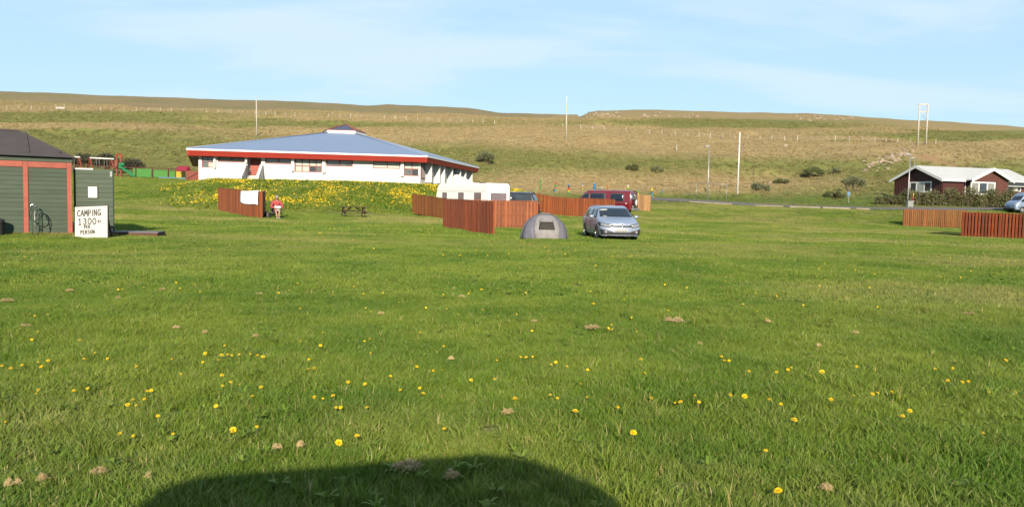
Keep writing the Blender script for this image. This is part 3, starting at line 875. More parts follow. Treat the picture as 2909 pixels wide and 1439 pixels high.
for w, h in zip(WIN, holes):
    pn = [[M[m] for m in r] for r in w[6]]
    if len(w[4]) == 3 and len(w[6][0]) == 4: pass
    frame_window(bld, h[0] + .004, h[1] - .004, h[2] + .004, h[3] - .03, .06, w[4], w[5], M['red_frame'], pn[::1], bar=w[7], depth=.09)
# pilasters between the windows
for (u0, u1, vb) in ((608, 614, 477), (697, 703, 463), (828, 836, 486), (915, 925, 491), (1138, 1147, 500)):
    xa, zb = fac(u0, vb); xb, _ = fac(u1, vb)
    bevel(MB().lohi((xa, -.28, zb), (xb, -.004, ZT - .01)).build('pilaster', M['white_wall'], bld), .015)
# entrance: recess, red door, cheek walls, steps, rail
dx0 = rx0 + (rx1 - rx0) * .30
MB().lohi((rx0 - .25, .301, -.5), (rx0 - .02, 1.2, ZT)).build('recess_side', M['white_wall'], bld)
MB().lohi((rx1 + .02, .301, -.5), (rx1 + .25, 1.2, ZT)).build('recess_side', M['white_wall'], bld)
MB().lohi((rx0 - .25, .9, -.5), (rx1 + .25, 1.1, ZT - .002)).build('recess_back', M['white_wall'], bld)
dr = bevel(MB().lohi((rx0 + .12, .83, .76), (rx1 - .1, .895, ZT - .12)).build('door', M['red_door'], bld), .01)
MB().tube([(rx1 - .22, .78, 1.55), (rx1 - .22, .78, 1.75)], .02, 6).build('handle', M['steel'], dr)
def cheek(x0, x1, zt_wall, out, zt_out):
    return MB().prism([(x0, -.003, -1.0), (x0, -.003, zt_wall), (x0, -.35, zt_wall), (x0, -out, zt_out), (x0, -out, -1.4)], (x1 - x0, 0, 0)).build('stair_cheek_wall', M['white_wall'], bld)
cheek(rx0 - .28, rx0 - .02, 1.75, 2.9, .55)
cheek(rx1 - .05, rx1 + .2, 1.85, 2.9, .55)
for k in range(6):
    MB().lohi((rx0, -.45 * (k + 1) + .1, -1.2), (rx1 - .07, -.45 * k + .095, .72 - .17 * k)).build('step', M['concrete'], bld)
MB().tube([(rx0 + .06, -.1, 1.75), (rx0 + .06, -.9, 1.35), (rx0 + .06, -1.5, 1.3), (rx0 + .06, -2.5, .6)], .03, 6).build('handrail', M['steel'], bld)
# low plinth rail at the foot of the wall
xa, _ = fac(735, 508); xb, _ = fac(945, 512)
MB().lohi((xa, -.12, .12), (xb, -.004, .2)).build('plinth_ledge', M['white_wall'], bld)
xr, zr_ = fac(990, 497)
MB().bar((xr, -.03, 1.05), (xr - .42, -.03, .25), .05).build('downpipe', M['white_paint'], bld)
# right-hand side: wall, windows, fins
cL = loc2(EC); bL = loc2(EB)
sd = Vector((cL[0] - bL[0], cL[1] - bL[1], 0)); sl_ = sd.length; sd.normalize()
sn = Vector((sd.y, -sd.x, 0))      # outwards
S0 = Vector((s1, 0, 0))
def SP(a, out, z): return S0 + sd * a + sn * out + Vector((0, 0, z))
slen = sl_ - 1.4
MB().prism([SP(.02, 0, -1.2), SP(slen, 0, -1.2), SP(slen, 0, ZT), SP(.02, 0, ZT)], -sn * .3).build('side_wall', M['white_wall'], bld)
for (a0, a1, zb, zt, mm) in ((.25, 1.6, .9, 2.4, 'glass_mid'), (2.9, 4.4, 1.2, 2.4, 'glass_mid'), (8.2, 9.6, .95, 2.45, 'glass'), (11.3, 13.8, 1.15, 2.4, 'glass_mid'), (15, 16.2, .1, 2.3, 'glass'), (17.5, 19.5, 1.2, 2.4, 'glass_mid')):
    fr = MB().prism([SP(a0, .03, zb), SP(a1, .03, zb), SP(a1, .03, zt), SP(a0, .03, zt)], sn * .05).build('window', M['red_frame'], bld)
    am = (a0 + a1) / 2
    for (c0, c1) in ((a0 + .09, am - .05), (am + .05, a1 - .09)):
        MB().prism([SP(c0, .085, zb + .09), SP(c1, .085, zb + .09), SP(c1, .085, zt - .09), SP(c0, .085, zt - .09)], sn * .01).build('pane', M[mm], fr)
for a0 in (1.9, 5.0, 7.0, 10.4, 14.2, 16.8, 20.2):
    MB().prism([SP(a0, .002, .55), SP(a0 + .28, .002, .55), SP(a0 + .28, .002, ZT - .01), SP(a0, .002, ZT - .01)], sn * .62).build('fin', M['white_wall'], bld)
for a0 in (5.0, 7.0):
    MB().prism([SP(a0 + .03, .003, -1), SP(a0 + .25, .003, -1), SP(a0 + .25, .003, .5), SP(a0 + .03, .003, .5)], sn * .3).build('pier', M['white_wall'], bld)
# other walls (turned away)
inner = [L3(EO + (p - EO) * .955, ZG) for p in EAVES]
for k in (2, 3, 4, 5):
    a = inner[k] if k != 2 else SP(slen, -.1, 0)
    b = inner[(k + 1) % n6] if k != 5 else Vector((.02, .16, 0))
    a = Vector((a.x, a.y, -1)); b = Vector((b.x, b.y, -1))
    MB().prism([a, b, b + Vector((0, 0, ZT + 1)), a + Vector((0, 0, ZT + 1))], (0, .02, 0)).build('rear_wall', M['white_wall'], bld)
# sloping white ramp wall at the far right
RW = at(1300, 88)
ramp = tag(MB().prism([P(1268, 497, 90) , P(1300, 496, 90), P(1347, 519, 90), P(1347, 540, 90), P(1268, 540, 90)], (0, .35, 0)).build('ramp_wall', M['white_wall'], None), 'white sloping ramp wall at the right corner of the white building', 'wall')

# ================================================================== GREEN SHED
sa_, sb_ = P(0, 560, 27.7), P(205, 560, 29.0)
st = (xy(sb_) - xy(sa_)).normalized(); snr = Vector((-st.y, st.x)); sang = math.atan2(st.y, st.x)
SB = xy(sb_)
zsh = -.02
shed = thing('green_shed', 'dark green boarded shed with red trim and dark hipped roof at left edge', 'shed', (SB.x, SB.y, zsh), sang)
def shed_x(u, yb):
    best = min(np.linspace(-5, 2, 1401), key=lambda x: abs(UC + FPX * (SB.x + st.x * x + snr.x * yb) / (SB.y + st.y * x + snr.y * yb) - u))
    return float(best)
# local frame: x along the front (0 at the right corner, negative to the left), y to the back
SL, SD_, SHT = 6.2, 3.2, 2.96
MB().lohi((-SL, .06, 0), (-.06, SD_ - .06, SHT - .05)).build('core', M['trim'], shed)
def clad(x0, x1, z0, z1, y, n, par=shed, mm='shed_green'):
    h = (z1 - z0) / n
    for k in range(n):
        a, b = z0 + k * h, z0 + (k + 1) * h - .008
        MB().add([(x0, y, a), (x1, y, a), (x1, y + .012, b), (x0, y + .012, b), (x0, y + .035, a), (x1, y + .035, a), (x1, y + .035, b), (x0, y + .035, b)],
                 [(0, 1, 2, 3), (5, 4, 7, 6), (0, 4, 5, 1), (3, 2, 6, 7), (0, 3, 7, 4), (1, 5, 6, 2)]).build('cladding_board', M[mm], par)
pw_ = .16
ps_ = shed_x(66, 0)
posts = [(-pw_, 0), (ps_, ps_ + pw_ * .95), (2 * ps_ + pw_, 2 * ps_ + 2 * pw_), (3 * ps_ + 2 * pw_, 3 * ps_ + 3 * pw_)]
for i, (a, b) in enumerate(posts):
    bevel(MB().lohi((a, -.03, .02), (b, .05, 2.78)).build('corner_post' if i == 0 else 'post', M['shed_red'], shed), .008)
    if i: 
        x0, x1 = b + .002, posts[i - 1][0] - .002
        bevel(MB().lohi((x0, -.024, 2.56), (x1, .05, 2.775)).build('top_rail', M['shed_red'], shed), .006)
        bevel(MB().lohi((x0, -.024, .03), (x1, .05, .17)).build('bottom_rail', M['shed_red'], shed), .006)
        clad(x0, x1, .175, 2.555, -.004, 15)
clad(-SL, .02, 2.785, 2.955, -.05, 2)
clad2 = MB().lohi((-.055, .055, 0), (0, SD_, 2.95)).build('end_wall', M['shed_green'], shed)
# hipped roof with battens
ov = .14
e0, e1 = Vector((-SL - ov, -ov - .05, SHT)), Vector((ov * .5, -ov - .05, SHT))
e2, e3 = Vector((ov * .5, SD_ + ov, SHT)), Vector((-SL - ov, SD_ + ov, SHT))
rx_ = shed_x(57, SD_ / 2)
RH = P(57, 372, SB.y + st.y * rx_ + snr.y * SD_ / 2).z - zsh
r1, r0 = Vector((rx_, SD_ / 2, RH)), Vector((-SL + 1.5, SD_ / 2, RH))
mb = MB()
mb.add([e0, e1, e2, e3, r1, r0], [(0, 1, 4, 5), (1, 2, 4), (2, 3, 5, 4), (3, 0, 5), (0, 3, 2, 1)])
sroof = mb.build('roof', M['shed_roof'], shed)
for x in (-.35, -1.35, -2.35, -3.35, -4.35):
    t0 = .16 if x > -1 else .12
    t1 = .30 if x > -1 else .97
    A0 = Vector((x, e0.y, SHT)); A1 = Vector((x, SD_ / 2, RH))
    if x > -1: A1 = Vector((x, SD_ / 2, RH))
    MB().bar(A0.lerp(A1, t0) + Vector((0, 0, .02)), A0.lerp(A1, t1) + Vector((0, 0, .02)), .05, .04).build('roof_batten', M['shed_roof'], sroof)
MB().tube([e1, r1], .04, 6).build('hip_cap', M['shed_roof'], sroof); MB().tube([r1, r0], .05, 6).build('ridge_cap', M['shed_roof'], sroof)
KEEPOUT.append((SB.x - 3 * st.x + snr.x * 1.7, SB.y - 3 * st.y + snr.y * 1.7, 3.2, 1.65, sang))
# open door, standing out at the corner
d0, d1 = P(210, 660, 29.25), P(323, 660, 29.35)
dt = (xy(d1) - xy(d0)).normalized(); dw = (xy(d1) - xy(d0)).length
zd0, zd1 = .12, 2.57
door = MB().lohi((0, .04, zd0), (dw, .07, zd1)).build('open_door', M['shed_green'], shed)
# place as a part of the shed: convert to shed frame
dl = xy(d0) - SB; door.location = (dl.dot(st), dl.dot(snr), 0); door.rotation_euler = (0, 0, math.atan2(dt.y, dt.x) - sang)
clad(0.01, dw - .01, zd0, zd1, 0, 14, door)
MB().lohi((0, -.02, zd1 - .02), (.74, .035, zd1 + .03)).build('white_strip', M['white_paint'], door)
for z in (.16, 2.3):
    MB().lohi((dw - .10, -.022, z), (dw - .02, -.004, z + .2)).build('hinge', M['steel'], door)
MB().lohi((.53, -.03, 1.48), (.91, -.006, 1.94)).build('notice_frame', M['rubber'], door)
MB().lohi((.555, -.036, 1.50), (.885, -.031, 1.915)).build('notice', M['paper'], door)
MB().bar((-.06, .0, .55), (.03, -.01, .55), .04).build('latch', M['steel'], door)
# duckboard platform beside the door
k0, k1 = P(310, 674, 28.9), P(447, 676, 29.2)
pz = Hs(k0.x, k0.y)
plat = thing('wooden_platform', 'low weathered wooden platform with red-brown side right of the shed door', 'platform', (k0.x, k0.y, pz), math.atan2(k1.y - k0.y, k1.x - k0.x))
pl_ = (xy(k1) - xy(k0)).length
MB().lohi((0, 0, -.05), (pl_, .06, .15)).build('side_board', M['deck_side'], plat)
MB().lohi((pl_ - .06, .062, -.05), (pl_, 1.1, .15)).build('side_board', M['deck_side'], plat)
for k in range(8):
    MB().lohi((-.02, .0 + k * .14, .153), (pl_ + .02, .128 + k * .14, .19)).build('deck_plank', M['deck'], plat)
KEEPOUT.append(((k0.x + k1.x) / 2, (k0.y + k1.y) / 2 + .5, pl_ / 2 + .05, .6, math.atan2(k1.y - k0.y, k1.x - k0.x)))

# hand-lettered camping sign
STROKES = {
 'C': [[(.95, .85), (.7, 1), (.35, .97), (.08, .7), (.03, .4), (.2, .08), (.55, 0), (.95, .12)]],
 'A': [[(0, 0), (.48, 1), (.95, 0)], [(.18, .36), (.78, .36)]],
 'M': [[(0, 0), (.1, 1), (.48, .35), (.86, 1), (.95, 0)]],
 'P': [[(.08, 0), (.08, 1), (.55, .98), (.85, .78), (.7, .52), (.1, .45)]],
 'I': [[(.3, 0), (.3, 1)]],
 'N': [[(.05, 0), (.08, 1), (.8, 0), (.85, 1)]],
 'G': [[(.95, .85), (.6, 1), (.2, .85), (.03, .45), (.2, .08), (.6, 0), (.9, .15), (.88, .45), (.55, .45)], [(.88, .45), (1.05, .05)]],
 '1': [[(.1, .8), (.4, 1), (.4, 0)], [(.1, 0), (.7, 0)]],
 '3': [[(.1, .9), (.5, 1), (.8, .8), (.45, .55), (.85, .3), (.5, 0), (.05, .1)]],
 '0': [[(.5, 1), (.15, .8), (.05, .4), (.3, .02), (.65, .02), (.92, .4), (.85, .8), (.5, 1)]],
 'k': [[(.1, 0), (.1, 1)], [(.7, .6), (.12, .3), (.75, 0)]],
 'r': [[(.1, 0), (.1, .62)], [(.1, .4), (.4, .62), (.75, .55)]],
 'E': [[(.8, 1), (.1, .98), (.08, 0), (.82, .02)], [(.1, .52), (.65, .52)]],
 'R': [[(.08, 0), (.08, 1), (.6, .98), (.8, .75), (.6, .52), (.1, .48)], [(.4, .48), (.85, 0)]],
 'S': [[(.85, .88), (.45, 1), (.12, .8), (.3, .55), (.75, .42), (.82, .15), (.45, 0), (.05, .12)]],
 'O': [[(.5, 1), (.12, .78), (.05, .35), (.35, 0), (.75, .08), (.95, .5), (.8, .9), (.5, 1)]],
}
c00, c10 = P(212.5, 679, 27.4), P(305, 684, 27.25)
sw = (xy(c10) - xy(c00)).length; sgh = 1.13
sign = thing('camping_sign', 'white hand-lettered CAMPING price board standing in front of the open shed door', 'sign', (c00.x, c00.y, Hs(c00.x, c00.y) - .03), math.atan2(c10.y - c00.y, c10.x - c00.x))
RX = Matrix.Rotation(RAD(-6), 3, 'X') @ Matrix.Rotation(RAD(-3.5), 3, 'Y')
mb = MB(); mb.lohi((0, 0, 0), (sw, .015, sgh)); mb.v = [RX @ v for v in mb.v]
bd = mb.build('board', M['board_white'], sign); bevel(bd, .006)
mb = MB(); mb.lohi((-.004, .016, sgh - .06), (sw + .012, .05, sgh + .022)); mb.lohi((sw - .05, .0155, 0), (sw + .02, .05, sgh - .061)); mb.v = [RX @ v for v in mb.v]
mb.build('back_frame', M['rubber'], sign)
def letters(txt, x, z, w, h, gap, th):
    rr = random.Random(txt)
    mb = MB()
    for ch in txt:
        if ch != ' ':
            dz = rr.uniform(-.03, .03) * h
            for st_ in STROKES[ch]:
                pts = [Vector((x + px_ * w, -.004, z + pz_ * h + dz)) for px_, pz_ in st_]
                for a, b in zip(pts[:-1], pts[1:]):
                    d = (b - a).normalized(); a2, b2 = a - d * th * .35, b + d * th * .35
                    s_ = Vector((-d.z, 0, d.x)) * th / 2
                    mb.add([a2 - s_, b2 - s_, b2 + s_, a2 + s_, a2 - s_ + Vector((0, .003, 0)), b2 - s_ + Vector((0, .003, 0)), b2 + s_ + Vector((0, .003, 0)), a2 + s_ + Vector((0, .003, 0))],
                           [(0, 1, 2, 3), (7, 6, 5, 4), (0, 4, 5, 1), (2, 6, 7, 3), (1, 5, 6, 2), (0, 3, 7, 4)])
        x += w * (.55 if ch == 'I' else 1) + gap
    mb.v = [RX @ v for v in mb.v]
    return mb.build('lettering', M['ink'], bd)
letters('CAMPING', .10, .80, .112, .20, .026, .032)
letters('1300', .14, .50, .145, .21, .034, .032)
letters('kr', .89, .55, .06, .10, .014, .022)
letters('PER', .36, .355, .062, .11, .020, .025)
letters('PERSON', .22, .165, .072, .125, .022, .026)
for x_ in (.12, sw - .12):
    MB().bar((x_, .17, sgh * .8), (x_, .48, -.05), .035).build('prop', M['deck_side'], sign)

# standpipe with garden hose
hp = P(100, 668, 27.95)
hz = Hs(hp.x, hp.y)
pipe = thing('standpipe', 'thin white water pipe with tap standing before the green shed wall', 'water tap', (hp.x, hp.y, hz))
MB().tube([(0, 0, -.1), (0, 0, 1.13)], .014, 8).build('riser', M['steel'], pipe, True)
MB().tube([(.0, 0, 1.13), (-.05, -.02, 1.16), (-.11, -.05, 1.14), (-.12, -.06, 1.08)], .018, 8).build('tap', M['chrome'], pipe, True)
MB().lohi((-.09, -.035, 1.16), (.0, -.015, 1.2)).build('handle', M['steel'], pipe)
hose = thing('garden_hose', 'coiled dark green garden hose hanging on the tap by the shed', 'hose', (hp.x, hp.y, hz))
def loop(cx, cz, rx, rz_, y, turns, seed):
    rr = random.Random(seed); pts = []
    for k in range(int(24 * turns)):
        t = 2 * math.pi * k / 24
        q = 1 + rr.uniform(-.02, .02)
        pts.append((cx + rx * q * math.sin(t), y + .012 * math.sin(t * 1.3) + .015 * int(t / 6.28), cz + rz_ * q * math.cos(t)))
    return pts
MB().tube(loop(.0, .82, .19, .25, -.05, 1.9, 1), .014, 6).build('coil', M['hose'], hose, True)
MB().tube(loop(.09, .70, .16, .36, -.09, 1.1, 2), .014, 6).build('coil', M['hose'], hose, True)
MB().tube([(.1, -.08, 1.0), (.19, -.09, .8), (.22, -.09, .5), (.19, -.1, .2), (.12, -.12, .02)], .014, 6).build('hose_tail', M['hose'], hose, True)
MB().tube([(-.07, -.06, 1.05), (-.09, -.07, .7), (-.06, -.05, .3), (-.03, -.08, .03)], .014, 6).build('hose_tail', M['hose'], hose, True)
# dark bin at the very left edge
bp = P(-8, 663, 27.3)
bn = thing('dark_bin', 'black plastic bin cut off by the left edge before the shed', 'bin', (bp.x, bp.y, Hs(bp.x, bp.y)))
MB().lathe([(0, .0), (0, .19), (.1, .2), (.5, .225), (.52, .24), (.55, .24), (.56, .2), (.56, 0)], 16, 'Z').build('bin_body', M['rubber'], bn, True)
MB().lathe([(.565, .245), (.60, .235), (.64, .12), (.65, 0)], 16, 'Z').build('lid', M['rubber'], bn, True)

# ================================================================== WINDBREAK FENCES
BOARD = {}
def board_mesh(mkey, w, h):
    k = (mkey, round(w, 3), round(h, 2))
    if k not in BOARD:
        mb = MB()
        c = .006
        # a board with chamfered edges
        pr = [(-w / 2, 0), (-w / 2 + c, -.011), (w / 2 - c, -.011), (w / 2, 0), (w / 2, .011), (-w / 2, .011)]
        mb.prism([(x, y, 0) for x, y in pr], (0, 0, h))
        o = mb.build('board', M[mkey]); me = o.data
        bpy.data.objects.remove(o)
        BOARD[k] = me
    return BOARD[k]
def wing(root, p, q, h, mkey, period=.17, bw=.128, post_every=2.0, zfun=None, z_step=None, cap=True, tilt=0.0):
    """one straight run of shadow-box fence between ground points p and q (2-D), child pieces of root"""
    p, q = Vector(p), Vector(q); d = q - p; L = d.length; d.normalize(); nrm = Vector((-d.y, d.x))
    org = Vector(root.location)
    an = math.atan2(d.y, d.x)
    rr = random.Random(int(L * 1000))
    za, zb = Hs(*p), Hs(*q)
    zg = lambda t: za + (zb - za) * t / L
    npan = max(1, round(L / post_every))
    for k in range(npan + 1):
        t = L * k / npan
        c = p + d * t
        rot = Matrix.Rotation(an, 3, 'Z')
        bevel(MB().box((c.x, c.y, zg(t) + h / 2 - .03), (.09, .09, h + .05), rot).build('post', M[mkey], root, origin=org), .006)
    for zr_ in (.18, h * .52, h - .16):
        a, b = p, q
        MB().bar((a.x, a.y, zg(0) + zr_), (b.x, b.y, zg(L) + zr_), .04, .075).build('rail', M[mkey], root, origin=org)
    if cap:
        MB().bar((p.x, p.y, zg(0) + h + .012), (q.x, q.y, zg(L) + h + .012), .11, .024).build('top_cap', M[mkey], root, origin=org)
    n = int(L / period)
    for side, ph in ((-1, .25), (1, .75)):
        for k in range(n):
            t = (k + ph + rr.uniform(-.04, .04)) * L / n
            c = p + d * t + nrm * side * .048
            me = board_mesh(mkey, bw, h - .03)
            o = bpy.data.objects.new('board', me); C.objects.link(o); o.parent = root
            o.location = (c.x - org.x, c.y - org.y, zg(t) + .012 - org.z + rr.uniform(-.008, .008))
            o.rotation_euler = (rr.uniform(-.004, .004), rr.uniform(-.006, .006) + tilt, an if side < 0 else an + math.pi)
def gxy(u, d): q = P(u, 577 + .021 * (u - UC), d); return (q.x, q.y)
def fence(name, label, runs, mkey, h=1.64, **kw):
    p0 = runs[0][0]
    root = thing(name, label, 'fence', (p0[0], p0[1], Hs(*p0)), 0, 'wooden windbreak fences on the campsite')
    for r in runs:
        wing(root, r[0], r[1], h, r[2] if len(r) > 2 else mkey, **kw)
    return root
F_A = fence('windbreak_fence', 'dark red-brown board windbreak with bright front panel just left of the grey tent', [(gxy(1262, 44.6), gxy(1403, 37.6), 'fence_red'), (gxy(1345, 45.6), gxy(1526, 45.8), 'fence_orange')], 'fence_orange', period=.20)
F_B = fence('windbreak_fence', 'amber board windbreak running in front of the white caravan', [(gxy(1173, 60.5), gxy(1262, 56)), (gxy(1262, 56), gxy(1369, 51))], 'fence_amber', period=.22, bw=.145, h=1.5)
F_C = fence('windbreak_fence', 'long bright orange board windbreak in front of the dark red van', [(gxy(1524, 70.5), gxy(1588, 69.5)), (gxy(1588, 69.5), gxy(1745, 67))], 'fence_orange', period=.2)
F_D = fence('windbreak_fence', 'short pale unweathered board windbreak just right of the dark red van', [(gxy(1796, 78), gxy(1847, 78))], 'fence_pale', period=.2)
F_E = fence('windbreak_fence', 'red-brown board windbreak with a towel over its top below the white building', [(gxy(622, 54.5), gxy(743, 48)), (gxy(743.5, 48.2), gxy(752, 52))], 'fence_brown', period=.17, bw=.15)
F_F = fence('windbreak_fence', 'dark red board windbreak cut off by the right edge, nearest on that side', [(gxy(2736, 52.3), gxy(2960, 49.2)), (gxy(2740, 52.5), gxy(2790, 58))], 'fence_red', period=.19)
F_G = fence('windbreak_fence', 'amber board windbreak standing left of and behind the dark red one at right edge', [(gxy(2568, 73), gxy(2745, 73.6))], 'fence_amber', period=.19)

# towel over fence E
_p, _q2 = Vector(gxy(622, 54.5)), Vector(gxy(743, 48))
ta, tb = _p.lerp(_q2, .56), _p.lerp(_q2, .97)
d = (tb - ta); tl = d.length; d.normalize(); nn = Vector((-d.y, d.x))
if nn.y > 0: nn = -nn
tz = (Hs(*ta) + Hs(*tb)) / 2 + 1.64 + .03
tw = bpy.data.objects.new('towel', bpy.data.meshes.new('towel'))
vs, fs = [], []
nu, nv = 14, 16
for i in range(nu):
    for j in range(nv):
        s_ = i / (nu - 1)
        drop = .82 + .16 * s_ + .05 * math.sin(s_ * 5)
        t = (j / (nv - 1)) * (drop + .45) - .45      # negative: behind the fence
        xo = (s_ - .5) * tl * .92 - .10 * max(t, 0) * (1 - s_)
        wob = .025 * math.sin(s_ * 9 + t * 3) * min(1, abs(t) * 3)
        if abs(t) < .09: a = t / .09; off = .085 * a; z = tz + .012 - .035 * a * a
        else: off = math.copysign(.085 + abs(wob) + .01, t); z = tz - .023 - (abs(t) - .09)
        vs.append((xo * d.x + off * nn.x, xo * d.y + off * nn.y, z - tz))
for i in range(nu - 1):
    for j in range(nv - 1):
        a = i * nv + j; fs.append((a, a + 1, a + nv + 1, a + nv))
tc_ = (ta + tb) / 2
towel = link_mesh('towel', vs, fs, M['towel'], None, True, (tc_.x, tc_.y, tz))
sd_ = towel.modifiers.new('thick', 'SOLIDIFY'); sd_.thickness = .012
tag(towel, 'white and black patterned towel hung over the red-brown windbreak', 'towel')

# ================================================================== VEHICLES
def cr(a, t):
    """Catmull-Rom through rows of a at parameters t"""
    n = len(a); k = np.clip(np.floor(t).astype(int), 0, n - 2); f = (t - k)[:, None, None]
    p0 = a[np.clip(k - 1, 0, n - 1)]; p1 = a[k]; p2 = a[k + 1]; p3 = a[np.clip(k + 2, 0, n - 1)]
    m1 = (p2 - p0) * .4; m2 = (p3 - p1) * .4
    return (2 * f**3 - 3 * f**2 + 1) * p1 + (f**3 - 2 * f**2 + f) * m1 + (-2 * f**3 + 3 * f**2) * p2 + (f**3 - f**2) * m2
def loft_body(st, mi=4, mj=4):
    A = np.array(st, float)
    A = cr(A, np.linspace(0, len(st) - 1, (len(st) - 1) * mi + 1))
    B = np.transpose(A, (1, 0, 2))
    B = cr(B, np.linspace(0, B.shape[0] - 1, (B.shape[0] - 1) * mj + 1))
    A = np.transpose(B, (1, 0, 2))
    A[:, 0, 1] = 0; A[:, -1, 1] = 0
    A[:, :, 1] = np.maximum(A[:, :, 1], 0)
    ni, nj = A.shape[:2]
    vs = [tuple(A[i, j]) for i in range(ni) for j in range(nj)]
    off = len(vs)
    vs += [(A[i, j][0], -A[i, j][1], A[i, j][2]) for i in range(ni) for j in range(nj)]
    fs = []
    for i in range(ni - 1):
        for j in range(nj - 1):
            a = i * nj + j
            fs.append((a, a + nj, a + nj + 1, a + 1)); fs.append((off + a, off + a + 1, off + a + nj + 1, off + a + nj))
    for i in (0, ni - 1):
        for j in range(nj - 1):
            a = i * nj + j; fs.append((a, a + 1, off + a + 1, off + a))
    bm = bmesh.new()
    bv = [bm.verts.new(v) for v in vs]
    for f in fs:
        try: bm.faces.new([bv[k] for k in f])
        except ValueError: pass
    bmesh.ops.remove_doubles(bm, verts=bm.verts, dist=.0008)
    bmesh.ops.recalc_face_normals(bm, faces=bm.faces)
    return bm
def make_body(root, st, mtl, wheels, wr, halfw, mi=4, mj=4, name='body'):
    bm = loft_body(st, mi, mj)
    bvh = BVHTree.FromBMesh(bm)
    me = bpy.data.meshes.new(name); bm.to_mesh(me); bm.free()
    me.materials.append(mtl)
    o = bpy.data.objects.new(name, me); C.objects.link(o)
    cut = MB()
    for x in wheels:
        for s in (-1, 1):
            cut.lathe([(s * (halfw - .34), 0.001), (s * (halfw - .34), wr * 1.13), (s * (halfw + .4), wr * 1.13), (s * (halfw + .4), .001)], 28, 'Y', (x, 0, wr))
    co = cut.build('cutter', mtl)
    md = o.modifiers.new('arch', 'BOOLEAN'); md.object = co; md.operation = 'DIFFERENCE'; md.solver = 'EXACT'
    bpy.context.view_layer.update()
    bake(o)
    bpy.data.objects.remove(co)
    smooth_angle(o, 42)
    o.parent = root
    return o, bvh
def decal(bvh, c4, axis, sgn, off, name, mtl, parent, nu=8, nv=6, both=False):
    """four-cornered panel laid on the body: corners (a,b) in the view along axis; c4 in order around"""
    def bil(s, t):
        a, b, c, d = c4
        return tuple((a[k] * (1 - s) + b[k] * s) * (1 - t) + (d[k] * (1 - s) + c[k] * s) * t for k in (0, 1))
    outs = []
    for sg in ((1, -1) if both else (sgn,)):
        vs, fs = [], []
        for i in range(nu + 1):
            for j in range(nv + 1):
                a, b = bil(i / nu, j / nv)
                if axis == 'Y': o_, dr = Vector((a, sg * 6, b)), Vector((0, -sg, 0))
                elif axis == 'X': o_, dr = Vector((sg * 9, a, b)), Vector((-sg, 0, 0))
                else: o_, dr = Vector((a, b, 9)), Vector((0, 0, -1))
                h = bvh.ray_cast(o_, dr)
                if h[0] is None:
                    h = bvh.find_nearest(o_ + dr * 4)
                n_ = h[1] if h[1].dot(dr) < 0 else -h[1]
                vs.append(h[0] + n_ * off)
        for i in range(nu):
            for j in range(nv):
                a = i * (nv + 1) + j; fs.append((a, a + 1, a + nv + 2, a + nv + 1))
        o = link_mesh(name, vs, fs, mtl, parent, True)
        sol = o.modifiers.new('t', 'SOLIDIFY'); sol.thickness = .012; sol.offset = 0
        outs.append(o)
    return outs
WHEEL = {}
def wheel_proto(r, w, rim_frac, mk, spokes=5):
    """builds the wheel meshes (tyre, rim) once"""
    key = (r, w, rim_frac, mk, spokes)
    if key in WHEEL: return WHEEL[key]
    rr = r * rim_frac
    t = MB().lathe([(-w / 2, rr * .98), (-w / 2, r * .93), (-w / 2 * .75, r * .99), (0, r), (w / 2 * .75, r * .99), (w / 2, r * .93), (w / 2, rr * .98), (w / 2 - .03, rr * .95), (-w / 2 + .03, rr * .95), (-w / 2, rr * .98)], 28)
    to = t.build('wheel', M['rubber'], None, True)
    m = MB().lathe([(.0, rr * .96), (w / 2 - .01, rr * .97), (w / 2 - .005, rr * .88), (w / 2 - .06, rr * .84), (0, rr * .84)], 28)
    for k in range(spokes):
        a = 2 * math.pi * k / spokes
        dv = Vector((math.cos(a), 0, math.sin(a)))
        m.bar(Vector((0, w / 2 - .03, 0)) + dv * .02, Vector((0, w / 2 - .035, 0)) + dv * rr * .9, .07, .03, up=(0, 1, 0))
    m.lathe([(w / 2 - .05, .001), (w / 2 - .005, .001), (w / 2 - .005, .07), (w / 2 - .05, .075)], 12)
    ro = m.build('rim', M[mk], None)
    b = MB().lathe([(0.01, .001), (.01, rr * .83)], 20).build('brake_disc', M['trim'], None)
    res = (to.data, ro.data, b.data)
    for o in (to, ro, b): bpy.data.objects.remove(o)
    WHEEL[key] = res
    return res
def add_wheels(root, xs, y, r, w, rim_frac=.66, mk='chrome', spokes=5):
    tm, rm, bm_ = wheel_proto(r, w, rim_frac, mk, spokes)
    for x in xs:
        for s in (-1, 1):
            o = bpy.data.objects.new('wheel', tm); C.objects.link(o); o.parent = root
            o.location = (x, s * y, r); o.rotation_euler = (0, random.random() * 6, 0 if s > 0 else math.pi)
            for nm, me in (('rim', rm), ('brake_disc', bm_)):
                c = bpy.data.objects.new(nm, me); C.objects.link(c); c.parent = o

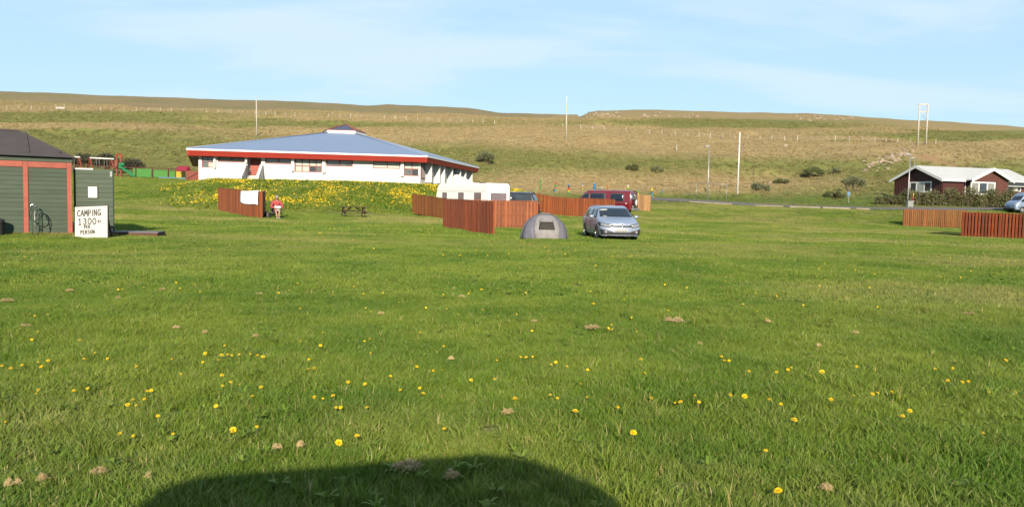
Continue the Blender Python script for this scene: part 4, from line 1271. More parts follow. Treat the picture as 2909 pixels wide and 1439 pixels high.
# ---- silver estate car, facing the camera
cg = P(1731, 676, 36.5); cz = Hs(cg.x, cg.y)
car = thing('estate_car', 'silver estate car parked on the lawn beside the grey tent, front to the camera', 'car', (cg.x, cg.y, cz - .01), math.atan2(-.99, .095))
car.scale = (1.04,) * 3
def R8(x, ys, zs, dx=None):
    dx = dx or [0] * 8
    return [(x + dx[k], ys[k], zs[k]) for k in range(8)]
ST = [
 R8(-2.26, [0, .66, .76, .79, .76, .60, .50, 0], [.34, .34, .48, .70, .93, 1.27, 1.39, 1.42], [0, 0, 0, -.02, .02, .26, .33, .33]),
 R8(-1.95, [0, .74, .84, .865, .84, .64, .53, 0], [.26, .26, .42, .68, .95, 1.35, 1.42, 1.45], [0, 0, 0, 0, 0, .12, .14, .14]),
 R8(-1.35, [0, .76, .86, .88, .855, .66, .55, 0], [.20, .20, .38, .66, .96, 1.37, 1.445, 1.475]),
 R8(-.5, [0, .77, .865, .88, .86, .67, .56, 0], [.18, .18, .36, .64, .95, 1.385, 1.455, 1.485]),
 R8(.42, [0, .77, .865, .88, .86, .66, .55, 0], [.18, .18, .36, .63, .94, 1.37, 1.435, 1.465]),
 R8(1.28, [0, .77, .865, .885, .845, .73, .46, 0], [.18, .18, .36, .62, .90, .96, .985, 1.0]),
 R8(1.75, [0, .77, .865, .88, .80, .68, .42, 0], [.18, .18, .36, .61, .82, .87, .905, .92]),
 R8(2.05, [0, .76, .85, .86, .76, .63, .38, 0], [.19, .18, .36, .58, .73, .79, .82, .84], [0, 0, 0, 0, 0, 0, .02, .03]),
 R8(2.20, [0, .62, .70, .70, .63, .52, .32, 0], [.20, .20, .37, .56, .67, .715, .745, .76], [.06, 0, 0, 0, 0, 0, .03, .05]),
 R8(2.27, [0, .32, .38, .38, .35, .30, .20, 0], [.21, .21, .38, .55, .65, .69, .715, .73], [.03, 0, .02, .01, 0, -.01, 0, .0]),
]
cb_, bv_ = make_body(car, ST, M['silver'], (-1.34, 1.31), .325, .88, 5, 5)
decal(bv_, [(-.62, 1.38), (.62, 1.38), (.72, 1.0), (-.72, 1.0)], 'X', 1, .006, 'windscreen', M['car_glass'], car, 14, 8)
for c4 in ([(1.02, .965), (.02, .965), (.02, 1.335), (.50, 1.345)], [(-.06, .965), (-1.02, .97), (-1.0, 1.33), (-.06, 1.335)], [(-1.10, .975), (-1.72, .99), (-1.62, 1.25), (-1.08, 1.325)]):
    decal(bv_, c4, 'Y', 1, .006, 'side_window', M['car_glass'], car, 8, 5, both=True)
for s in (-1, 1):
    decal(bv_, [(s * .40, .655), (s * .83, .755), (s * .84, .63), (s * .50, .575)], 'X', 1, .012, 'headlight', M['lamp_clear'], car, 8, 4)
    decal(bv_, [(s * .37, .675), (s * .86, .775), (s * .87, .615), (s * .48, .555)], 'X', 1, .007, 'headlight_bezel', M['trim'], car, 8, 4)
    decal(bv_, [(s * .38, .39), (s * .86, .50), (s * .82, .26), (s * .38, .27)], 'X', 1, .008, 'fog_lamp_recess', M['trim'], car, 6, 4)
    f_ = MB().lathe([(0, .001), (.02, .001), (.02, .055), (0, .06)], 14, 'X').build('fog_lamp', M['lamp_clear'], car, True)
    h = bv_.ray_cast(Vector((9, s * .66, .37)), Vector((-1, 0, 0))); f_.location = (h[0].x + .015, s * .66, .37)
    # mirror
    mm_ = MB()
    mm_.lathe([(-.06, .001), (-.06, .06), (0, .085), (.07, .075), (.1, .03), (.1, .001)], 12, 'X')
    mr = mm_.build('mirror', M['silver'], car, True); mr.location = (.78, s * 1.0, 1.0); mr.scale = (1, 1.35, .9)
    MB().bar((.80, s * .84, .95), (.79, s * .97, .98), .05, .03).build('stalk', M['trim'], car)
    MB().tube([(-1.75, s * .56, 1.40), (-1.6, s * .575, 1.465), (.1, s * .575, 1.485), (.3, s * .565, 1.435)], .017, 6).build('roof_rail', M['chrome'], car, True)
    decal(bv_, [(1.02, .70), (.0, .70), (.0, .675), (1.02, .675)], 'Y', s, .004, 'door_crease', M['silver'], car, 4, 1)
    for x in (.98, 0.0, -1.02):
        decal(bv_, [(x, .93), (x - .012, .93), (x - .012, .32), (x, .32)], 'Y', s, .003, 'door_gap', M['trim'], car, 1, 6)
    for x in (.1, -.85):
        decal(bv_, [(x, .86), (x + .2, .86), (x + .2, .83), (x, .83)], 'Y', s, .018, 'door_handle', M['chrome'], car, 3, 1)
    decal(bv_, [(.95, .27), (-.95, .27), (-.95, .21), (.95, .21)], 'Y', s, .008, 'sill', M['trim'], car, 4, 1)
decal(bv_, [(-.44, .650), (.44, .650), (.42, .585), (-.42, .585)], 'X', 1, .010, 'grille', M['trim'], car, 8, 2)
decal(bv_, [(-.46, .375), (.46, .375), (.42, .27), (-.42, .27)], 'X', 1, .008, 'lower_intake', M['trim'], car, 8, 2)
decal(bv_, [(-.60, .235), (.60, .235), (.56, .205), (-.56, .205)], 'X', 1, .012, 'lip', M['trim'], car, 8, 1)
decal(bv_, [(-.8, .70), (-.36, .672), (-.36, .66), (-.8, .69)], 'X', 1, .014, 'chrome_strip', M['chrome'], car, 6, 1)
decal(bv_, [(.8, .70), (.36, .672), (.36, .66), (.8, .69)], 'X', 1, .014, 'chrome_strip', M['chrome'], car, 6, 1)
hh = bv_.ray_cast(Vector((9, 0, .43)), Vector((-1, 0, 0)))[0]
pl8 = MB().lohi((hh.x + .012, -.26, .40), (hh.x + .03, .26, .51)).build('number_plate', M['plate'], car)
for k, (a, w_) in enumerate(((-.20, .03), (-.10, .04), (.0, .02), (.06, .05), (.15, .04))):
    MB().lohi((hh.x + .031, a, .43), (hh.x + .0335, a + w_, .445 + .01 * (k % 3))).build('plate_mark', M['seal'], pl8)
eh = bv_.ray_cast(Vector((9, 0, .645)), Vector((-1, 0, 0)))[0]
em = MB().lathe([(0, .06), (.012, .062), (.016, .072), (.012, .082), (0, .085)], 20, 'X').build('emblem', M['chrome'], car, True); em.location = (eh.x + .012, 0, .64); em.scale = (1, 1, .68)
e2 = MB().lathe([(0, .028), (.012, .03), (.014, .036), (.012, .042), (0, .044)], 16, 'X').build('emblem_ring', M['chrome'], em, True); e2.scale = (1, .8, 1.35)
add_wheels(car, (-1.34, 1.31), .795, .325, .2, .68)
MB().lohi((-1.9, -.6, .16), (1.9, .6, .24)).build('underbody', M['trim'], car)
# things behind the windscreen: seat backs would be dark; a pale card lies on the dashboard
decal(bv_, [(-.62, 1.33), (-.30, 1.345), (-.30, 1.28), (-.63, 1.265)], 'X', 1, .008, 'sun_visor_card', M['blind'], car, 3, 1)
decal(bv_, [(-.58, 1.035), (-.42, 1.03), (-.42, 1.015), (-.58, 1.02)], 'X', 1, .008, 'parking_slip', M['paper'], car, 3, 1)

# ---- dark red van, seen from its left rear
vg = at(1708, 68.6 + 3.0); vz = vg.z
h0 = math.radians(180 - 27)
van = thing('conversion_van', 'dark red van with spare wheel parked behind the orange windbreak', 'van', (vg.x, vg.y, vz + .12), h0)
van.scale = (1.2, 1.06, 1.07)
SV = [
 R8(-2.62, [0, .86, .94, .95, .93, .82, .66, 0], [.42, .42, .62, 1.0, 1.22, 1.78, 1.97, 2.03], [0, 0, 0, 0, .01, .08, .13, .14]),
 R8(-2.45, [0, .92, .99, 1.0, .98, .87, .71, 0], [.36, .36, .6, 1.0, 1.22, 1.80, 2.01, 2.07]),
 R8(-1.0, [0, .92, 1.0, 1.01, .99, .88, .72, 0], [.34, .34, .6, 1.0, 1.22, 1.81, 2.03, 2.09]),
 R8(.55, [0, .92, 1.0, 1.01, .99, .88, .72, 0], [.34, .34, .6, 1.0, 1.22, 1.81, 2.02, 2.08]),
 R8(.98, [0, .92, 1.0, 1.01, .98, .86, .70, 0], [.34, .34, .6, 1.0, 1.21, 1.78, 1.97, 2.03]),
 R8(1.72, [0, .92, 1.0, 1.0, .96, .84, .6, 0], [.34, .34, .6, .98, 1.16, 1.22, 1.26, 1.28]),
 R8(2.35, [0, .90, .97, .96, .90, .78, .5, 0], [.34, .34, .6, .92, 1.06, 1.10, 1.13, 1.15]),
 R8(2.55, [0, .80, .88, .86, .80, .7, .45, 0], [.38, .38, .6, .86, .98, 1.02, 1.04, 1.05]),
]
vb, vv = make_body(van, SV, M['maroon'], (-1.75, 1.65), .36, 1.0)
add_wheels(van, (-1.75, 1.65), .88, .36, .22, .6)
for c4, nm in (([(1.45, 1.25), (.72, 1.25), (.72, 1.74), (1.02, 1.74)], 'side_window'), ([(.56, 1.22), (-.55, 1.22), (-.55, 1.76), (.56, 1.76)], 'side_window'), ([(-1.05, 1.18), (-2.05, 1.18), (-2.02, 1.76), (-1.05, 1.76)], 'side_window')):
    a, b, c, d_ = c4; g_ = .045
    decal(vv, [(a[0] + g_, a[1] - g_), (b[0] - g_, b[1] - g_), (c[0] - g_, c[1] + g_), (d_[0] + g_, d_[1] + g_)], 'Y', 1, .005, 'window_frame', M['seal'], van, 6, 4, both=True)
    decal(vv, c4, 'Y', 1, .014, nm, M['car_glass'], van, 6, 4, both=True)
decal(vv, [(-.74, 1.80), (.74, 1.80), (.84, 1.30), (-.84, 1.30)], 'X', 1, .008, 'windscreen', M['car_glass'], van, 8, 5)
for s in (-1, 1):
    decal(vv, [(s * .06, 1.74), (s * .72, 1.74), (s * .82, 1.26), (s * .06, 1.26)], 'X', -1, .01, 'rear_window', M['glass_mid'], van, 5, 5)
    decal(vv, [(s * .84, 1.16), (s * .93, 1.16), (s * .93, .82), (s * .84, .82)], 'X', -1, .012, 'tail_light', M['lamp_red'], van, 2, 4)
    decal(vv, [(s * .5, .98), (s * .9, 1.0), (s * .9, .80), (s * .5, .80)], 'X', 1, .012, 'headlight', M['lamp_clear'], van, 4, 3)
    MB().box((1.35, s * 1.12, 1.3), (.1, .16, .22)).build('mirror', M['trim'], van)
decal(vv, [(-.008, 1.9), (.008, 1.9), (.008, .55), (-.008, .55)], 'X', -1, .006, 'door_gap', M['trim'], van, 1, 8)
bevel(MB().lohi((-2.82, -.95, .40), (-2.66, .95, .58)).build('rear_bumper', M['steel'], van), .03)
bevel(MB().lohi((2.55, -.92, .42), (2.70, .92, .60)).build('front_bumper', M['steel'], van), .03)
sp = MB().lathe([(-.08, .001), (-.08, .28), (-.05, .32), (.05, .32), (.08, .28), (.08, .001)], 20, 'X').build('spare_wheel_cover', M['rubber'], van, True); sp.location = (-2.74, .12, 1.02)
MB().lathe([(-.012, .001), (-.012, .26), (0, .28), (0, .001)], 16, 'X').build('cover_badge', M['white_paint'], sp, True).location = (-.082, 0, .02)
MB().lohi((-2.70, .35, .66), (-2.668, .72, .78)).build('number_plate', M['plate'], van)
MB().bar((-2.70, .2, .55), (-2.70, .2, 1.3), .03).build('carrier_bar', M['chrome'], van)
decal(vv, [(1.5, 1.0), (-2.4, 1.0), (-2.4, .97), (1.5, .97)], 'Y', 1, .006, 'side_stripe', M['chrome'], van, 14, 1, both=True)

# ---- black van behind the caravan
bg = at(1444, 62.5)
sv = thing('black_minivan', 'black van half hidden between the white caravan and the red-brown windbreak', 'van', (bg.x, bg.y, bg.z), RAD(180 - 14))
SB8 = [
 R8(-2.40, [0, .80, .90, .92, .90, .74, .58, 0], [.36, .36, .58, .95, 1.18, 1.74, 1.93, 1.98], [0, 0, 0, 0, .04, .30, .42, .44]),
 R8(-2.15, [0, .88, .95, .96, .94, .80, .64, 0], [.32, .32, .56, .95, 1.20, 1.80, 1.97, 2.02], [0, 0, 0, 0, 0, .15, .18, .18]),
 R8(-1.0, [0, .88, .96, .97, .95, .82, .66, 0], [.30, .30, .56, .95, 1.20, 1.82, 1.99, 2.04]),
 R8(.5, [0, .88, .96, .97, .95, .82, .66, 0], [.30, .30, .56, .95, 1.19, 1.80, 1.97, 2.02]),
 R8(1.0, [0, .88, .96, .97, .94, .80, .64, 0], [.30, .30, .56, .95, 1.18, 1.72, 1.88, 1.93]),
 R8(1.9, [0, .88, .96, .96, .90, .78, .5, 0], [.30, .30, .56, .92, 1.06, 1.12, 1.16, 1.18]),
 R8(2.35, [0, .78, .86, .84, .78, .66, .42, 0], [.34, .34, .56, .80, .90, .94, .96, .97]),
]
sb8, sbv = make_body(sv, SB8, M['black_paint'], (-1.45, 1.5), .34, .96)
add_wheels(sv, (-1.45, 1.5), .85, .34, .22, .66)
for c4 in ([(-.62, 1.22), (-2.0, 1.24), (-1.72, 1.74), (-.62, 1.76)], [(.45, 1.20), (-.50, 1.21), (-.50, 1.76), (.45, 1.75)], [(1.5, 1.16), (.6, 1.19), (.6, 1.72), (.95, 1.68)]):
    decal(sbv, c4, 'Y', 1, .010, 'side_window', M['glass'], sv, 6, 4, both=True)
decal(sbv, [(-.62, 1.74), (.62, 1.74), (.8, 1.24), (-.8, 1.24)], 'X', -1, .01, 'rear_window', M['glass'], sv, 6, 4)
decal(sbv, [(-.66, 1.70), (.66, 1.70), (.8, 1.2), (-.8, 1.2)], 'X', 1, .01, 'windscreen', M['car_glass'], sv, 6, 4)
for s in (-1, 1):
    decal(sbv, [(s * .80, 1.14), (s * .89, 1.14), (s * .89, .72), (s * .80, .72)], 'X', -1, .01, 'tail_light', M['lamp_red'], sv, 2, 4)
    decal(sbv, [(s * .45, .86), (s * .78, .84), (s * .78, .70), (s * .45, .70)], 'X', 1, .01, 'headlight', M['lamp_clear'], sv, 4, 3)
bevel(MB().lohi((-2.5, -.86, .38), (-2.38, .86, .56)).build('rear_bumper', M['trim'], sv), .03)

# ---- silver van cut by the right edge
tg = at(2926, 85.0)
tv = thing('silver_van', 'pale blue-silver passenger van cut off by the right edge behind the windbreaks', 'van', (tg.x, tg.y, tg.z), RAD(180 + 4))
ST8 = [
 R8(-2.4, [0, .84, .92, .94, .93, .86, .72, 0], [.40, .40, .6, 1.0, 1.26, 1.90, 2.14, 2.22], [0, 0, 0, 0, .0, .03, .06, .07]),
 R8(-2.2, [0, .90, .97, .98, .97, .90, .76, 0], [.34, .34, .6, 1.0, 1.28, 1.94, 2.18, 2.27]),
 R8(0, [0, .90, .98, .99, .98, .91, .77, 0], [.32, .32, .6, 1.0, 1.28, 1.95, 2.20, 2.29]),
 R8(1.15, [0, .90, .98, .99, .97, .89, .75, 0], [.32, .32, .6, 1.0, 1.26, 1.88, 2.10, 2.18]),
 R8(1.92, [0, .90, .98, .98, .95, .85, .62, 0], [.32, .32, .6, .97, 1.18, 1.27, 1.34, 1.38]),
 R8(2.28, [0, .88, .95, .93, .87, .76, .5, 0], [.32, .32, .58, .86, 1.00, 1.07, 1.11, 1.13]),
 R8(2.42, [0, .74, .82, .80, .74, .64, .4, 0], [.36, .36, .56, .76, .86, .90, .93, .94]),
]
tb8, tbv = make_body(tv, ST8, M['silver_van'], (-1.5, 1.6), .33, .98)
add_wheels(tv, (-1.5, 1.6), .86, .33, .22, .6, 'steel')
for c4 in ([(1.80, 1.24), (.95, 1.22), (.95, 1.82), (1.28, 1.82)], [(.84, 1.24), (-.65, 1.24), (-.65, 1.86), (.84, 1.86)], [(-.78, 1.24), (-2.1, 1.24), (-2.1, 1.86), (-.78, 1.86)]):
    decal(tbv, c4, 'Y', 1, .010, 'side_window', M['car_glass'], tv, 6, 4, both=True)
decal(tbv, [(-.74, 1.88), (.74, 1.88), (.82, 1.4), (-.82, 1.4)], 'X', 1, .01, 'windscreen', M['car_glass'], tv, 6, 4)
decal(tbv, [(-.7, 1.76), (.7, 1.76), (.8, 1.25), (-.8, 1.25)], 'X', -1, .01, 'rear_window', M['car_glass'], tv, 6, 4)
for s in (-1, 1):
    decal(tbv, [(s * .5, .84), (s * .84, .92), (s * .84, .72), (s * .5, .68)], 'X', 1, .01, 'headlight', M['lamp_clear'], tv, 4, 3)
    decal(tbv, [(s * .82, 1.3), (s * .91, 1.3), (s * .91, .8), (s * .82, .8)], 'X', -1, .01, 'tail_light', M['lamp_red'], tv, 2, 4)
    bevel(MB().lohi((1.62, s * 1.0 - .08 if s < 0 else 1.0, 1.2), (1.72, s * 1.0 if s < 0 else 1.18, 1.48)).build('mirror', M['trim'], tv), .03)
    decal(tbv, [(2.1, .62), (-2.2, .62), (-2.2, .54), (2.1, .54)], 'Y', s, .012, 'side_moulding', M['trim'], tv, 14, 1)
    for x in (.90, 1.82):
        decal(tbv, [(x, 2.0 if x < 1 else 1.15), (x - .014, 2.0 if x < 1 else 1.15), (x - .014, .45), (x, .45)], 'Y', s, .004, 'door_gap', M['trim'], tv, 1, 7)
bevel(MB().lohi((2.3, -.86, .34), (2.5, .86, .56)).build('front_bumper', M['trim'], tv), .04)

# ---- camper behind the photographer: throws the big shadow over the nearest grass
sil = [(-1.87, 0.25), (-1.9, 1.2), (-1.87, 2.22), (-1.72, 2.30), (-1.34, 2.35), (-.9, 2.40), (-.5, 2.46), (-.15, 2.50), (.05, 2.48), (.22, 2.43), (.36, 2.36), (.48, 2.28), (.56, 2.16), (.60, 1.9), (.66, 1.2), (.66, .25)]
camper = thing('camper_van', 'camper van out of frame that throws the broad shadow on the nearest grass', 'van', (.40, -1.15, 0))
cb = MB().prism([(x, 0, z) for x, z in sil], (0, -4.6, 0)).build('body', M['white_paint'], camper)
bevel(cb, .04, 2)
MB().lohi((-1.5, .001, 1.35), (.3, .02, 1.95)).build('rear_window', M['car_glass'], camper)
for s, x in ((-1, -1.62), (1, .38)):
    for y in (-.9, -3.7):
        w_ = MB().lathe([(-.12, .001), (-.12, .3), (-.09, .34), (.09, .34), (.12, .3), (.12, .001)], 20, 'X').build('wheel', M['rubber'], camper, True); w_.location = (x, y, .33)

# ================================================================== CARAVAN
vq = P(1383, 570, 57.0); cvz = Hs(vq.x, vq.y)
cara = thing('caravan', 'white touring caravan with pinkish windows behind the amber windbreak', 'caravan', (vq.x, vq.y, cvz), RAD(38))
CL, CW, CH = 7.0, 2.15, 2.72
prof = []
def arc(cy, cz_, r, a0, a1, n=6):
    for k in range(n + 1):
        a = RAD(a0 + (a1 - a0) * k / n); prof.append((cy + r * math.cos(a), cz_ + r * math.sin(a)))
prof += [(.06, .45), (0.0, .62), (0.0, 1.6)]
arc(.30, CH - .30, .30, 180, 90)
arc(CL - .75, CH - .62, .62, 90, 25)
prof += [(CL, 1.55), (CL, .7), (CL - .1, .45)]
sec = [(0, .0), (.012, .10), (.05, .06)]
cbd = MB().prism([(0, y, z) for y, z in prof], (CW, 0, 0)).build('body', M['caravan'], cara); bevel(cbd, .09, 3); 
def side_panel(y0, y1, z0, z1, nm, mm, x=-.006, th=.02, par=cara):
    return MB().lohi((x - th, y0, z0), (x, y1, z1)).build(nm, M[mm], par)
for (y0, y1) in ((.72, 1.62), (3.0, 3.75), (5.35, 6.0)):
    w_ = side_panel(y0, y1, 1.28, 2.0, 'window', 'seal'); bevel(w_, .03, 2)
    MB().lohi((-.034, y0 + .05, 1.33), (-.027, y1 - .05, 1.95)).build('pane', M['caravan_window'], w_)
w_ = MB().lohi((.35, -.03, 1.18), (CW - .35, -.006, 1.98)).build('window', M['seal'], cara); bevel(w_, .03, 2)
MB().lohi((.41, -.04, 1.23), (CW - .41, -.031, 1.93)).build('pane', M['caravan_window'], w_)
MB().lohi((-.010, .1, 2.09), (-.002, CL - .25, 2.115)).build('side_seam', M['steel'], cara)
MB().lohi((.1, -.010, 2.09), (CW - .1, -.002, 2.115)).build('end_seam', M['steel'], cara)
pth = [(-.006, p[0], p[1]) for p in prof]
MB().tube([(.02, -.004, .6), (.02, -.004, 1.6), (.02, .02, CH - .2), (.02, .12, CH - .06), (.02, .3, CH + .0), (.02, 1, CH)], .018, 5).build('corner_trim', M['seal'], cara)
MB().tube([(CW - .02, -.004, .6), (CW - .02, -.004, 1.6), (CW - .02, .02, CH - .2), (CW - .02, .12, CH - .06), (CW - .02, .3, CH)], .018, 5).build('corner_trim', M['seal'], cara)
for s in (.02, CW - .22):
    o = MB().lathe([(0, .001), (0, .3), (.2, .3), (.2, .001)], 18, 'X').build('wheel', M['rubber'], cara, True); o.location = (s, CL * .52, .3)
MB().bar((CW / 2, CL - .1, .5), (CW / 2, CL + 1.2, .5), .08).build('drawbar', M['steel'], cara)

# ================================================================== TENT
tq = P(1549, 682, 33.9); 
tent = thing('dome_tent', 'grey dome tent with dark mesh window beside the silver car', 'tent', (tq.x, tq.y + 1.15, Hs(tq.x, tq.y)), RAD(-3))
TW, TD, TH = 1.09, 1.15, 1.16
def tpt(a, z, front=-1, off=0.0):
    w = math.sqrt(max(0, 1 - (z / TH) ** 2.05)) * .97 + .03 * (1 - z / TH)
    a = max(-1, min(1, a))
    wr = .012 * math.sin(a * 23 + z * 5) + .008 * math.sin(a * 51 - z * 9)
    y = front * TD * math.sqrt(max(0, 1 - a * a)) ** .8 * (w ** 1.1) * (1 + wr)
    return Vector((a * TW * w, y + front * off, z))
def tpanel(fa, fb, z0, z1, name, mm, par=tent, off=0.0, nu=8, nz=12, front=-1, ztop=None):
    vs, fs = [], []
    for j in range(nz + 1):
        z = z0 + (z1 - z0) * (j / nz if j < nz else 1)
        a0, a1 = fa(z / TH), fb(z / TH)
        for i in range(nu + 1): vs.append(tpt(a0 + (a1 - a0) * i / nu, z, front, off))
    for j in range(nz):
        for i in range(nu):
            k = j * (nu + 1) + i; fs.append((k, k + 1, k + nu + 2, k + nu + 1))
    o = link_mesh(name, vs, fs, M[mm], par, True)
    s_ = o.modifiers.new('t', 'SOLIDIFY'); s_.thickness = .006
    return o
zt = TH * .995
aL = lambda t: -.35 - .32 * t; aR = lambda t: .62 + .25 * t
bL = lambda t: -.90 - .04 * t; bR = lambda t: .93 + .03 * t
tpanel(lambda t: -1, bL, 0, zt, 'rear_edge_panel', 'tent_light')
tpanel(bL, aL, 0, zt, 'side_panel', 'tent_grey')
tpanel(aL, aR, 0, zt, 'front_panel', 'tent_light', nu=12)
tpanel(aR, bR, 0, zt, 'side_panel', 'tent_grey')
tpanel(bR, lambda t: 1, 0, zt, 'rear_edge_panel', 'tent_light')
tpanel(lambda t: -1, lambda t: 1, 0, zt, 'back_panel', 'tent_grey', nu=24, front=1)
wA = lambda t: -.22 - .05 * t; wB = lambda t: .46 + .03 * t
mw = tpanel(wA, wB, .45, .78, 'mesh_window', 'mesh', off=.02, nu=8, nz=6)
tpanel(lambda t: -.25 - .05 * t, lambda t: .50 + .03 * t, .79, .86, 'window_flap', 'tent_light', off=.03, nu=8, nz=3)
for fn, r in ((bL, .013), (bR, .013)):
    MB().tube([tpt(fn(t / 16), t / 16 * zt, -1, .012) for t in range(17)], r, 6).build('pole_sleeve', M['tent_black'], tent, True)
for fn in (aL, aR):
    MB().tube([tpt(fn(t / 16), t / 16 * zt, -1, .006) for t in range(17)], .006, 5).build('seam', M['tent_grey'], tent, True)
MB().tube([tpt(.12, t / 8 * .43, -1, .006) for t in range(9)], .006, 5).build('zip', M['tent_grey'], tent, True)
MB().lathe([(TH - .03, .28), (TH - .008, .26), (TH + .004, .12), (TH + .006, .001)], 16, 'Z').build('crown', M['tent_light'], tent, True)
KEEPOUT.append((tent.location.x, tent.location.y, TW * .93, TD * .9, 0))

# ================================================================== PICNIC TABLE
pq = at(1004, 53.0)
ptb = thing('picnic_table', 'dark red-brown picnic table with attached benches at the foot of the flowery bank', 'table', (pq.x, pq.y, pq.z), RAD(22))
for k in range(5):
    bevel(MB().lohi((-.95, -.36 + k * .146, .70), (.95, -.36 + k * .146 + .132, .742)).build('tabletop_plank', M['table_wood'], ptb), .006)
for s in (-1, 1):
    for k in range(2):
        y = s * (.66 + k * .135)
        bevel(MB().lohi((-.95, y - .06, .42), (.95, y + .06, .46)).build('bench_plank', M['table_wood'], ptb), .006)
for x in (-.68, .68):
    for s in (-1, 1):
        MB().bar((x, s * .22, .70), (x, s * .68, -.02), .045, .10).build('leg', M['table_wood'], ptb)
    MB().bar((x + .046, -.80, .375), (x + .046, .80, .375), .045, .09).build('bench_beam', M['table_wood'], ptb)
    MB().bar((x + .046, -.34, .655), (x + .046, .34, .655), .045, .08).build('top_beam', M['table_wood'], ptb)
    MB().bar((x * .93, 0, .40), (x * .22, 0, .69), .05, .08).build('brace', M['table_wood'], ptb)

# ================================================================== PERSON READING IN A CHAIR
def skin_mesh(name, nodes, edges, mtl, parent, root=0, sub=2):
    me = bpy.data.meshes.new(name)
    me.from_pydata([n[:3] for n in nodes], edges, []); me.update()
    o = bpy.data.objects.new(name, me); C.objects.link(o)
    o.modifiers.new('skin', 'SKIN')
    for k, n in enumerate(nodes):
        sv_ = me.skin_vertices[0].data[k]
        r = n[3]; sv_.radius = (r, n[4] if len(n) > 4 else r); sv_.use_root = (k == root)
    s_ = o.modifiers.new('sub', 'SUBSURF'); s_.levels = sub; s_.render_levels = sub
    bake(o)
    o.data.materials.clear(); o.data.materials.append(mtl)
    o.data.polygons.foreach_set('use_smooth', [True] * len(o.data.polygons))
    o.parent = parent
    return o
pe = P(779, 617, 48.6); pez = Hs(pe.x, pe.y)
person = thing('person', 'person in coral top and white skirt with grey hair sitting reading in a low chair', 'person', (pe.x, pe.y + .5, pez), RAD(24))
person.scale = (1.14,) * 3
# facing -y; nodes: x, y, z, radius
N = [(0, .05, .44, .15), (0, .06, .60, .14), (0, .03, .80, .145), (0, -.01, .94, .10), (0, -.04, 1.02, .055), (0, -.09, 1.12, .085), (0, -.10, 1.20, .078)]
E = [(0, 1), (1, 2), (2, 3), (3, 4), (4, 5), (5, 6)]
def chain(start, pts):
    k = start
    for p in pts:
        N.append(p); E.append((k, len(N) - 1)); k = len(N) - 1
    return k
hands = []
for s in (-1, 1):
    chain(0, [(s * .10, -.02, .44, .09), (s * .11, -.25, .49, .078), (s * .10, -.44, .50, .058), (s * .08, -.50, .30, .052), (s * .05, -.56, .10, .036), (s * .05, -.60, .05, .035), (s * .06, -.72, .035, .028)])
    hnd = chain(3, [(s * .17, .0, .92, .062), (s * .25, -.06, .76, .048), (s * .29, -.12, .64, .042), (s * .20, -.26, .60, .034), (s * .13, -.34, .60, .026), (s * .11, -.38, .605, .028)])
    for f in range(4):
        fx = s * (.085 + .018 * f); L_ = (.06, .07, .066, .052)[f]
        chain(hnd, [(fx, -.40 - .01, .60 + .006 * f, .009), (fx - s * .012, -.40 - L_ * .6, .592, .008), (fx - s * .03, -.40 - L_ * .75, .602, .007)])
    chain(hnd, [(s * .085, -.375, .625, .010), (s * .062, -.39, .632, .008)])
body = skin_mesh('body', N, E, M['skin'], person)
# clothes
NC = [(0, .05, .50, .185, .165), (0, .06, .62, .175, .155), (0, .03, .80, .175, .16), (0, -.005, .93, .125, .11), (0, -.03, .99, .08, .075)]
EC = [(0, 1), (1, 2), (2, 3), (3, 4)]
for s in (-1, 1):
    k = 3
    for p in [(s * .18, .0, .915, .085), (s * .27, -.06, .76, .075), (s * .31, -.12, .65, .075), (s * .22, -.25, .61, .06)]:
        NC.append(p); EC.append((k, len(NC) - 1)); k = len(NC) - 1
skin_mesh('coral_top', NC, EC, M['coral'], body)
NS = [(0, .05, .42, .20, .14), (0, -.10, .46, .20, .12), (0, -.30, .50, .19, .10), (0, -.40, .50, .18, .085)]
skin_mesh('white_skirt', NS, [(0, 1), (1, 2), (2, 3)], M['white_cloth'], body)
# hair: cap over the crown, face left free towards -y
mb = MB(); vs, fs = [], []
na_, nb_ = 14, 8
for j in range(nb_ + 1):
    th = RAD(100) * j / nb_
    for i in range(na_):
        ph = 2 * math.pi * i / na_
        lim = .62 + .38 * (.5 + .5 * math.sin(ph)) if True else 1
        t_ = th * (lim if math.sin(ph) < .3 else 1)
        r_ = .112 + .006 * math.sin(5 * ph + 3 * j)
        vs.append((r_ * .95 * math.sin(t_) * math.cos(ph), r_ * 1.05 * math.sin(t_) * math.sin(ph), r_ * 1.08 * math.cos(t_)))
for j in range(nb_):
    for i in range(na_):
        i2 = (i + 1) % na_; fs.append((j * na_ + i, j * na_ + i2, (j + 1) * na_ + i2, (j + 1) * na_ + i))
hair = link_mesh('hair', vs, fs, M['grey_hair'], body, True); hair.location = (0, -.075, 1.165); hair.rotation_euler = (RAD(22), 0, 0)
MB().tube([(0, -.165, 1.17), (0, -.195, 1.14), (0, -.18, 1.125)], [.008, .014, .008], 6).build('nose', M['skin'], body, True)
for s in (-1, 1):
    e_ = MB().lathe([(-.008, .001), (0, .012), (.008, .001)], 8, 'Y').build('eye', M['trim'], body, True); e_.location = (s * .034, -.168, 1.168)
MB().lohi((-.022, -.178, 1.095), (.022, -.168, 1.101)).build('mouth', M['coral'], body)
for s in (-1, 1):
    sh = MB().lohi((s * .06 - .042, -.78, -.005), (s * .06 + .042, -.54, .055)).build('shoe', M['white_cloth'], body); bevel(sh, .02, 2)
book = thing('book', 'open pale book held on the lap of the person in coral', 'book', (person.location.x, person.location.y, pez), RAD(24))
book.scale = (1.14,) * 3
for s in (-1, 1):
    MB().box((s * .085, -.42, .645), (.16, .22, .018), Matrix.Rotation(s * RAD(-14), 3, 'Y') @ Matrix.Rotation(RAD(30), 3, 'X')).build('page_block', M['paper'], book)
